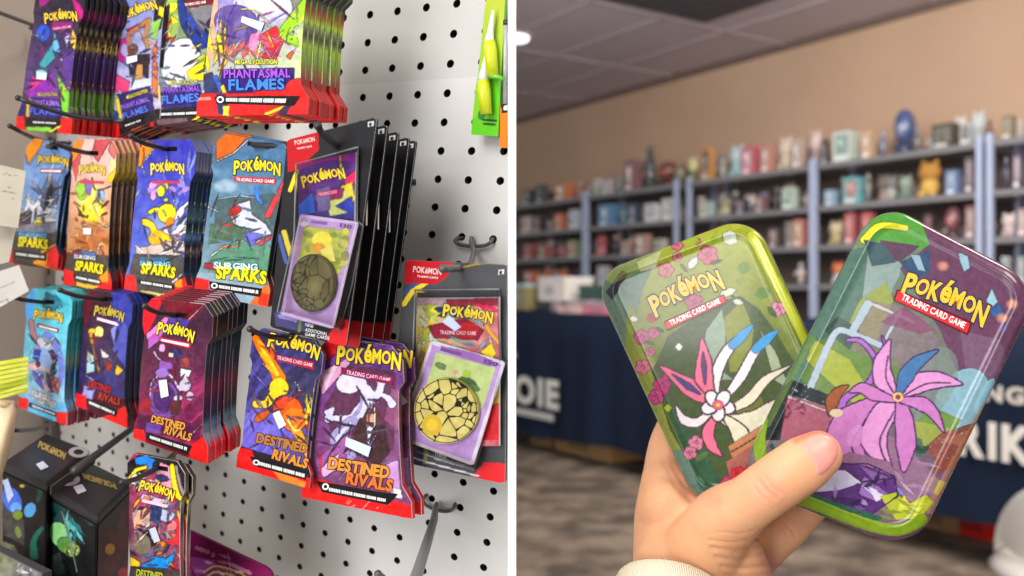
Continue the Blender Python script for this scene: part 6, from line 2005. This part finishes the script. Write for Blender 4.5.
def paint_mauve(s):
    s.grad((840, 240), (110, 138, 110), (940, 520), (120, 84, 110)).cloud(16, 7)
    s.p([(850, 250), (900, 240), (880, 310), (840, 340), (800, 400), (770, 440), (760, 430)], (84, 116, 104)).p([(868, 250), (905, 262), (888, 300), (862, 300)], (140, 160, 156)).p([(860, 300), (886, 282), (894, 300), (876, 340), (846, 330)], (148, 160, 84)).p([(820, 340), (850, 330), (900, 360), (900, 400), (830, 396), (800, 380)], (104, 132, 70)).p([(815, 340), (850, 360), (875, 400), (860, 410), (806, 360)], (160, 170, 70)).p([(824, 330), (838, 316), (860, 330), (850, 350)], (64, 86, 76))
    s.p([(868, 216), (914, 212), (944, 236), (936, 250), (900, 248), (872, 240)], (82, 150, 62)).curve([(864, 240), (880, 226), (906, 228)], (8, 6), (216, 214, 50)).p([(880, 240), (920, 246), (900, 262), (884, 256)], (90, 60, 84)).p([(864, 240), (884, 244), (896, 262), (872, 266)], (58, 86, 92))
    s.p([(918, 214), (1044, 280), (1034, 330), (990, 420), (960, 380), (940, 330), (900, 268), (930, 244)], (104, 66, 92)).p([(900, 262), (930, 250), (930, 274), (912, 278)], (52, 78, 110)).p([(960, 330), (1000, 340), (1010, 370), (990, 420), (970, 400)], (128, 100, 124), .7)
    for pts, c in [([(910, 254), (920, 255), (926, 272), (918, 270)], (150, 180, 196)), ([(958, 252), (968, 256), (970, 268), (964, 272), (960, 262)], (150, 190, 206)), ([(986, 300), (992, 288), (998, 302), (990, 310)], (160, 200, 214)), ([(988, 308), (1000, 304), (1004, 314), (994, 318)], (60, 96, 150)), ([(1000, 322), (1008, 326), (1002, 336)], (90, 80, 130))]:
        s.p(pts, c)
    for x, y in ((943, 266), (1012, 304), (1002, 318)):
        s.e(x, y, 7, 6, (236, 170, 130), 0, .8, .9)
    # pale garden arch
    fr = (176, 192, 206)
    s.p([(870, 300), (900, 306), (940, 340), (930, 380), (880, 360), (850, 350)], (140, 120, 130), .6)
    s.curve([(806, 398), (828, 346), (838, 331), (850, 333), (886, 350), (878, 372)], (8, 5), fr).l([(868, 304), (853, 330)], (9, 8), fr).l([(870, 303), (914, 322)], (3.6, 3), (200, 196, 196)).l([(900, 312), (884, 342)], (4, 3), (190, 200, 206)).p([(905, 306), (936, 330), (920, 334), (880, 322)], (134, 80, 110), .8)
    s.e(962, 402, 26, 36, (140, 176, 190), .5).e(930, 384, 24, 40, (128, 150, 140), .5, .6).p([(926, 404), (962, 420), (950, 436), (916, 428)], (110, 140, 70)).p([(912, 420), (950, 428), (936, 450), (908, 440)], (150, 160, 80)).e(985, 396, 6, 20, (150, 196, 214), .45)
    s.p([(924, 448), (940, 434), (984, 420), (974, 446), (956, 466), (930, 476), (936, 460)], (136, 78, 66)).p([(940, 440), (968, 430), (960, 446)], (160, 100, 84)).speck(12, [(214, 200, 190)], .8, 1.4, (930, 420, 970, 460)).shard(12, [(44, 66, 60), (70, 110, 90)], 8, 4, (904, 440, 928, 470), .9).p([(930, 476), (946, 482), (938, 496), (922, 486)], (190, 196, 80))
    # floor of mauve planks, dark hedge
    s.p([(786, 394), (846, 414), (850, 440), (776, 440)], (160, 92, 110)).l([(786, 396), (840, 416)], 2, (206, 180, 176)).p([(770, 396), (792, 380), (836, 398), (826, 406), (788, 394), (780, 440), (762, 440)], (34, 44, 46)).speck(14, [(206, 214, 214), (150, 170, 160)], .8, 1.4, (790, 384, 834, 404)).shard(8, [(110, 50, 70)], 5, 1.6, (786, 400, 806, 424)).p([(846, 420), (900, 440), (940, 480), (920, 520), (850, 500)], (150, 110, 140), .8).shard(16, [(170, 140, 170), (120, 70, 120), (206, 190, 210)], 12, 2, (880, 450, 930, 510), .7, .5, .4)
    s.curve([(930, 510), (950, 470), (985, 405)], (9, 6), (214, 160, 120), .5)
    # abstract mauve lily with curling stem
    dk, mv, lt, bl = (84, 40, 110), (200, 128, 190), (222, 156, 208), (76, 120, 168)
    def rib(pts, w, c, o=dk):
        s.curve(pts, tuple(v + 2 for v in w), o)
        s.curve(pts, w, c)
    rib([(838, 428), (844, 400), (868, 384), (876, 362), (862, 342), (848, 340)], (8, 6, 5, 3), (170, 110, 190))
    rib([(876, 364), (886, 352), (882, 336)], (6, 4, 1), (150, 90, 170))
    rib([(872, 474), (846, 452), (850, 424), (888, 396)], (8, 36, 34, 6), mv)
    rib([(890, 470), (874, 440), (884, 414), (902, 396)], (4, 26, 24, 6), lt)
    rib([(904, 470), (906, 444), (904, 420), (900, 396)], (4, 20, 18, 6), mv)
    rib([(898, 398), (916, 384), (938, 380), (962, 384)], (4, 20, 16, 1), lt)
    rib([(900, 400), (922, 404), (934, 414), (944, 432)], (4, 14, 10, 1), mv)
    rib([(896, 396), (884, 380), (882, 362), (890, 340)], (4, 20, 16, 1), lt)
    rib([(898, 396), (906, 376), (918, 362), (938, 350)], (3, 15, 12, 1), bl)
    rib([(894, 400), (874, 394), (862, 388), (850, 392)], (4, 13, 10, 1), mv)
    s.curve([(896, 396), (886, 378), (888, 356)], (1, .6), dk).curve([(900, 398), (926, 384), (950, 383)], (1, .6), dk).curve([(858, 462), (852, 444), (866, 420)], (1.4, .8), dk).curve([(886, 462), (880, 440), (894, 412)], (1.4, .8), dk).e(856, 436, 8, 12, (216, 150, 208), .5, .8)
    s.e(898, 397, 5.5, 5, (236, 190, 120)).e(898, 397, 2.4, 2.2, (150, 60, 110))
    rib([(830, 414), (832, 402), (838, 392), (848, 386)], (3, 12, 9, 1), (150, 84, 46), (80, 44, 30))
    s.e(836, 413, 7, 4.5, (220, 200, 170))
    # faceted violet gem
    s.p([(808, 478), (840, 462), (868, 466), (896, 478), (898, 496), (872, 514), (836, 512), (812, 496)], (84, 44, 110)).p([(832, 470), (846, 470), (862, 482), (840, 490), (816, 492), (824, 480)], (206, 200, 226)).p([(864, 476), (886, 492), (876, 502), (858, 494)], (150, 110, 176)).p([(868, 486), (888, 494), (876, 502)], (226, 214, 236)).p([(860, 466), (890, 478), (876, 484)], (130, 90, 150)).p([(830, 496), (870, 500), (860, 512), (836, 510)], (60, 26, 84)).l([(846, 472), (880, 500)], 1, (230, 226, 240)).l([(896, 486), (904, 496)], 2.4, (120, 150, 220)).p([(812, 470), (850, 452), (890, 462), (896, 476), (866, 464), (840, 462)], (140, 100, 130))
    s.p([(800, 500), (840, 514), (880, 516), (876, 524), (820, 516)], (40, 90, 70))
    s.p([(880, 496), (896, 492), (908, 504), (926, 494), (934, 502), (920, 518), (896, 520)], (176, 184, 54)).p([(904, 494), (912, 508), (924, 506), (916, 516), (898, 510)], (214, 214, 80)).shard(9, [(120, 140, 50), (206, 206, 90)], 9, 2, (884, 502, 930, 518), .8, .2, .4)
    s.l([(812, 494), (836, 512), (872, 514), (898, 496), (894, 476), (868, 464), (836, 464)], 1.2, (50, 24, 70)).l([(846, 470), (862, 482), (858, 494), (876, 502)], 1, (50, 24, 70)).l([(862, 482), (894, 478)], 1, (50, 24, 70)).shard(9, [(40, 20, 66), (120, 84, 150), (170, 140, 196)], 9, 2.4, (832, 474, 886, 508), .8)
    # rolled edge colours
    s.curve([(762, 420), (760, 452), (776, 486), (824, 508), (866, 524), (898, 530), (922, 520)], (12, 12), (130, 160, 40)).curve([(772, 446), (784, 478), (824, 500), (880, 518)], (4, 4), (40, 90, 70)).curve([(812, 338), (790, 380), (768, 424)], (6, 6), (110, 140, 60), .6)
    s.logo((902, 291), (984, 322), 19, (244, 184, 46), (40, 50, 80), .28)
    s.bar([(897, 289), (972, 322), (968, 335), (893, 300)], (90, 14, 24), .0005)
    s.bar([(898.4, 291), (970, 323.4), (967, 333), (895, 300)], (200, 38, 44), .0006)
    s.txt('TRADING CARD GAME', (901, 299.4), (963.6, 328.4), 6.4, (244, 240, 236), lift=.0008)

q1 = [(589, 274), (753, 211), (863, 450), (699, 514)]
n1 = (Vector((0, 0, EYE)) - P(726, 366, .497) + Vector((-.03, 0, .05))).normalized()
tin1, rt1 = mini_tin('green card tin printed with pink blossoms and ribbons, behind the mauve one', q1, .492, n1, .022, .20, paint_green, ramp((220, (170, 180, 60)), (300, (110, 130, 90)), (500, (70, 90, 50))), (120, 130, 60))
q2 = [(877, 196), (1045, 283), (915, 554), (733, 481)]
n2 = (Vector((0, 0, EYE)) - P(892, 378, .453) + Vector((.03, 0, .04))).normalized()
tin2, rt2 = mini_tin('mauve and teal card tin with a violet gem, nearest, tilted to the right', q2, .450, n2, .021, .215, paint_mauve, ramp((200, (150, 170, 60)), (300, (80, 80, 90)), (500, (140, 160, 50))), (126, 140, 60))

# ================================================================== THE HAND
def chain(mb, pts, seg=24):
    """tapered limb through (x, y, distance, radius in pixels, flattening) points"""
    C = [P(a, b, d) for a, b, d, *_ in pts]
    rs = [q[3] / FPX * q[2] for q in pts]
    fl = [q[4] if len(q) > 4 else 1.0 for q in pts]
    # resample smoothly
    K = [C[0]] + C + [C[-1]]
    out, ro, fo = [], [], []
    for i in range(1, len(K) - 2):
        for j in range(6):
            t = j / 6
            p0, p1, p2, p3 = K[i - 1], K[i], K[i + 1], K[i + 2]
            out.append(.5 * (2 * p1 + (p2 - p0) * t + (2 * p0 - 5 * p1 + 4 * p2 - p3) * t * t + (3 * p1 - p0 - 3 * p2 + p3) * t ** 3))
            e = t * t * (3 - 2 * t)
            ro.append(rs[i - 1] * (1 - e) + rs[i] * e)
            fo.append(fl[i - 1] * (1 - e) + fl[i] * e)
    out.append(C[-1]); ro.append(rs[-1]); fo.append(fl[-1])
    # rounded ends
    t0, t1 = (out[0] - out[1]).normalized(), (out[-1] - out[-2]).normalized()
    pre, prr, post, por = [], [], [], []
    for a in (80, 60, 40, 20):
        pre.append(out[0] + t0 * ro[0] * math.sin(math.radians(a)) * .9)
        prr.append(ro[0] * math.cos(math.radians(a)))
    for a in (20, 40, 60, 80):
        post.append(out[-1] + t1 * ro[-1] * math.sin(math.radians(a)) * .9)
        por.append(ro[-1] * math.cos(math.radians(a)))
    out = pre + out + post
    ro = prr + ro + por
    fo = [fo[0]] * 4 + fo + [fo[-1]] * 4
    V, Fs = [], []
    n = len(out)
    for i in range(n):
        t = (out[min(i + 1, n - 1)] - out[max(i - 1, 0)]).normalized()
        depth = Vector((0, 1, 0))
        s1 = t.cross(depth).normalized()
        s2 = t.cross(s1).normalized()
        for k in range(seg):
            a = 2 * math.pi * k / seg
            V.append(out[i] + s1 * (ro[i] * math.cos(a)) + s2 * (ro[i] * fo[i] * math.sin(a)))
    for i in range(n - 1):
        for k in range(seg):
            k2 = (k + 1) % seg
            Fs.append((i * seg + k, i * seg + k2, (i + 1) * seg + k2, (i + 1) * seg + k))
    Fs.append(tuple(range(seg))[::-1])
    Fs.append(tuple((n - 1) * seg + k for k in range(seg)))
    mb.add(V, Fs, (230, 180, 150), True)

hb = MB()
# thumb, lying over the corner of the mauve tin
chain(hb, [(698, 560, .492, 44, .7), (722, 522, .470, 36, .8), (754, 499, .441, 28, .9), (782, 479, .430, 28.5, .85), (804, 464, .427, 28.5, .8), (820, 453.5, .427, 24.5, .75)])
# palm and heel of the hand
chain(hb, [(684, 660, .497, 56, .7), (690, 600, .497, 59, .66), (696, 560, .497, 62, .6), (696, 544, .50, 56, .6)])
chain(hb, [(735, 640, .50, 38, .8), (738, 590, .50, 36, .8), (732, 556, .49, 32, .8)])
chain(hb, [(664, 610, .505, 32, .9), (664, 560, .507, 31, .9), (664, 520, .51, 30, .9), (666, 480, .515, 25, .9)])
# web between thumb and forefinger
chain(hb, [(664, 505, .505, 30, .8), (686, 522, .498, 25, .8), (712, 528, .487, 26, .8), (733, 520, .468, 25, .8)])
chain(hb, [(676, 486, .508, 17, .8), (692, 505, .502, 17, .8), (712, 514, .492, 17, .8)])
# four fingers behind the tins
chain(hb, [(666, 490, .515, 25, .9), (668, 448, .526, 20, 1), (690, 396, .538, 16, 1), (716, 360, .539, 15, 1), (744, 334, .537, 13, 1)])
chain(hb, [(700, 540, .535, 24, .9), (730, 470, .545, 18, 1), (765, 420, .541, 16, 1), (795, 385, .522, 15, 1), (816, 362, .508, 13, 1)])
chain(hb, [(720, 560, .53, 24, .9), (766, 500, .534, 18, 1), (806, 452, .524, 16, 1), (838, 420, .505, 15, 1), (858, 400, .497, 13, 1)])
chain(hb, [(736, 585, .515, 24, .9), (764, 552, .512, 19, 1), (790, 530, .508, 17.5, 1), (818, 500, .504, 16, 1), (846, 474, .497, 13.5, 1)])
tmp = hb.build('hand_form', MATTE)
tmp.data.attributes.remove(tmp.data.attributes['Col'])
rm = tmp.modifiers.new('remesh', 'REMESH')
rm.mode = 'VOXEL'
rm.voxel_size = 0.0009
sm = tmp.modifiers.new('smooth', 'SMOOTH')
sm.factor = 0.5
sm.iterations = 42
dg = bpy.context.evaluated_depsgraph_get()
ev = tmp.evaluated_get(dg)
me = bpy.data.meshes.new_from_object(ev)
bpy.data.objects.remove(tmp)
n = len(me.vertices)
co = np.zeros(n * 3)
me.vertices.foreach_get('co', co)
co = co.reshape(-1, 3)
no = np.zeros(n * 3)
me.vertices.foreach_get('normal', no)
no = no.reshape(-1, 3)
X = 512 + co[:, 0] / co[:, 1] * FPX
Y = 288 + (EYE - co[:, 2]) / co[:, 1] * FPX
front = np.clip(-no[:, 1] * 2, 0, 1)

def seg_dist(pts):
    dmin = np.full(n, 1e9)
    for (x1, y1), (x2, y2) in zip(pts[:-1], pts[1:]):
        dx, dy = x2 - x1, y2 - y1
        t = np.clip(((X - x1) * dx + (Y - y1) * dy) / (dx * dx + dy * dy), 0, 1)
        dmin = np.minimum(dmin, np.hypot(X - x1 - t * dx, Y - y1 - t * dy))
    return dmin
# skin folds: at the thumb joint, below the thumb and along the web
folds = [([(758, 480), (766, 490), (776, 498)], 1.6, .00045), ([(764, 476), (772, 487), (782, 494)], 1.4, .00035), ([(753, 486), (760, 495), (768, 501)], 1.3, .00025),
         ([(712, 548), (736, 551), (762, 545)], 1.7, .00055), ([(708, 540), (732, 543), (758, 538)], 1.4, .0004), ([(716, 557), (740, 560), (764, 555)], 1.7, .00055), ([(722, 566), (744, 569), (768, 566)], 1.6, .0005), ([(726, 575), (748, 578), (770, 574)], 1.5, .0004), ([(718, 532), (740, 534), (754, 530)], 1.2, .00025),
         ([(672, 466), (684, 484), (702, 498), (720, 504)], 2.2, .0005), ([(664, 462), (676, 486), (694, 503)], 1.8, .00035), ([(690, 508), (706, 514), (716, 520)], 1.4, .0003),
         ([(786, 524), (792, 530), (796, 538)], 1.3, .0004), ([(782, 528), (788, 535)], 1.2, .0003), ([(806, 508), (812, 514)], 1.2, .0003)]
disp = np.zeros(n)
for pts, w, dp in folds:
    dd = seg_dist(pts)
    dp *= .75
    disp -= dp * np.exp(-(dd / w) ** 2) * front
    disp += dp * .35 * np.exp(-((dd - 2.6 * w) / (1.3 * w)) ** 2) * front
# nail bed sinks a little into the thumb tip
NAIL = [(801.5, 447), (807, 438.5), (818, 433.6), (829, 435), (836.4, 441), (838.6, 450), (836, 460), (829, 469.5), (821, 475.4), (817, 474.6), (815.4, 466), (809, 456)]
co2 = co + no * disp[:, None]
me.vertices.foreach_set('co', co2.ravel())
rgb = np.tile(np.array([230., 171., 129.]), (n, 1))
nzz = np.zeros(n)
rs = np.random.RandomState(4)
for f_ in (90, 170, 320, 600):
    for k_ in range(5):
        dv = rs.normal(size=3)
        dv /= np.linalg.norm(dv)
        nzz += np.sin(co @ dv * f_ + rs.uniform(0, 6.28)) / 9 * (90 / f_) ** .35
rgb += nzz[:, None] * np.array([5., 11., 12.])
def warm(pts, w, c, a):
    global rgb
    m = (a * np.exp(-(seg_dist(pts) / w) ** 2))[:, None]
    rgb = rgb * (1 - m) + np.array(c, float) * m
warm([(764, 482), (774, 492)], 13, (224, 150, 120), .6)
warm([(672, 462), (690, 492), (716, 500)], 9, (222, 146, 116), .6)
warm([(770, 560), (772, 580)], 8, (226, 150, 150), .7)
warm([(796, 440), (814, 432), (830, 436)], 4, (228, 110, 90), .7)
warm([(786, 530), (800, 522)], 10, (214, 136, 108), .5)
warm([(838, 462), (826, 480)], 9, (232, 160, 136), .5)
warm([(700, 470), (730, 470)], 1, (232, 184, 152), .1)
a_ = me.attributes.new('Col', 'FLOAT_COLOR', 'POINT')
cc = np.ones((n, 4), dtype=np.float32)
cc[:, :3] = lin(rgb)
a_.data.foreach_set('color', cc.ravel())
SKIN = attr_mat('skin', 0.5, 0.05, 0, 0.16, 900, 0.4)
sb = SKIN.node_tree.nodes['Principled BSDF']
sb.inputs['Subsurface Weight'].default_value = 0.18
sb.inputs['Subsurface Radius'].default_value = (1.0, 0.35, 0.2)
sb.inputs['Subsurface Scale'].default_value = 0.004
me.materials.clear()
me.materials.append(SKIN)
me.polygons.foreach_set('use_smooth', [True] * len(me.polygons))
me.update()
hand = bpy.data.objects.new('hand', me)
col.objects.link(hand)
tag(hand, 'left hand of a person holding two card tins, thumb in front', 'person')
# thumb nail follows the surface of the thumb
bv = BVHTree.FromPolygons([Vector(v) for v in co2], [tuple(p.vertices) for p in me.polygons])
def on_hand(px, py):
    o = Vector((0, 0, EYE))
    r = (P(px, py, 1.0) - o).normalized()
    h = bv.ray_cast(o, r)
    return h[0], h[1]
mb = MB()
cxn, cyn = 821.0, 453.5
rings = [(1.0, -.0002), (.95, .0002), (.8, .0004), (.55, .0005), (.25, .0005)]
ol = []
m_ = len(NAIL)
for i in range(m_):   # smooth outline
    p0, p1, p2, p3 = [np.array(NAIL[(i + k - 1) % m_], float) for k in range(4)]
    for t in (0, .33, .66):
        ol.append(.5 * (2 * p1 + (p2 - p0) * t + (2 * p0 - 5 * p1 + 4 * p2 - p3) * t * t + (3 * p1 - p0 - 3 * p2 + p3) * t ** 3))
V, Cc = [], []
okn = True
for f_, lf in rings:
    for q in ol:
        x, y = cxn + (q[0] - cxn) * f_, cyn + (q[1] - cyn) * f_
        h, nr = on_hand(x, y)
        g_ = 1.0
        while h is None and g_ > 0:
            g_ -= .06
            h, nr = on_hand(cxn + (q[0] - cxn) * g_ * f_, cyn + (q[1] - cyn) * g_ * f_)
        if nr.y > 0:
            nr = -nr
        V.append(h + nr * lf)
        tip_ = (x - 803) * .8 - (y - 460) * .3
        Cc.append((236, 160, 146) if tip_ < 24 else (238, 150, 136))
L0 = len(ol)
Fs = []
for r_ in range(len(rings) - 1):
    for i in range(L0):
        j = (i + 1) % L0
        Fs.append((r_ * L0 + i, r_ * L0 + j, (r_ + 1) * L0 + j, (r_ + 1) * L0 + i))
Fs.append(tuple((len(rings) - 1) * L0 + i for i in range(L0)))
mb.add(V, Fs, Cc, True)
nl = mb.build('thumbnail', attr_mat('nail', 0.4, 0.1), hand)
nl['label'] = 'pink thumbnail'
# knitted cuff
KNIT = attr_mat('cream knit', 0.9, 0, 0, 0.0, 60, 0.2)
kn = KNIT.node_tree
tcn = kn.nodes.new('ShaderNodeTexCoord')
wv = kn.nodes.new('ShaderNodeTexWave')
wv.inputs['Scale'].default_value = 260
wv.inputs['Distortion'].default_value = 1.5
bpn = kn.nodes.new('ShaderNodeBump')
bpn.inputs['Strength'].default_value = 0.5
bpn.inputs['Distance'].default_value = 0.001
kn.links.new(tcn.outputs['Object'], wv.inputs['Vector'])
kn.links.new(wv.outputs['Fac'], bpn.inputs['Height'])
kn.links.new(bpn.outputs['Normal'], kn.nodes['Principled BSDF'].inputs['Normal'])
c0 = P(671, 588, .487)
ax = Vector((-.22, -.72, -.66)).normalized()
e1 = ax.cross(Vector((0, 1, 0))).normalized()
e2 = ax.cross(e1).normalized()
mb = MB()
V, Fs = [], []
SEG = 48
R0 = .0285
prof = [(.010, .84), (.002, .90), (-.0015, .965), (.0005, 1.02), (.004, 1.05), (.012, 1.06), (.05, 1.08), (.12, 1.2)]
for t, f_ in prof:
    for k in range(SEG):
        a = 2 * math.pi * k / SEG
        rip = 1 + .010 * math.sin(a * 24)
        V.append(c0 + ax * t + e1 * (R0 * f_ * rip * math.cos(a) * 1.03) + e2 * (R0 * f_ * rip * math.sin(a) * .92))
for i in range(len(prof) - 1):
    for k in range(SEG):
        k2 = (k + 1) % SEG
        Fs.append((i * SEG + k, i * SEG + k2, (i + 1) * SEG + k2, (i + 1) * SEG + k))
mb.add(V, Fs, (238, 228, 204), True)
mb.build('sleeve_cuff', KNIT, hand)
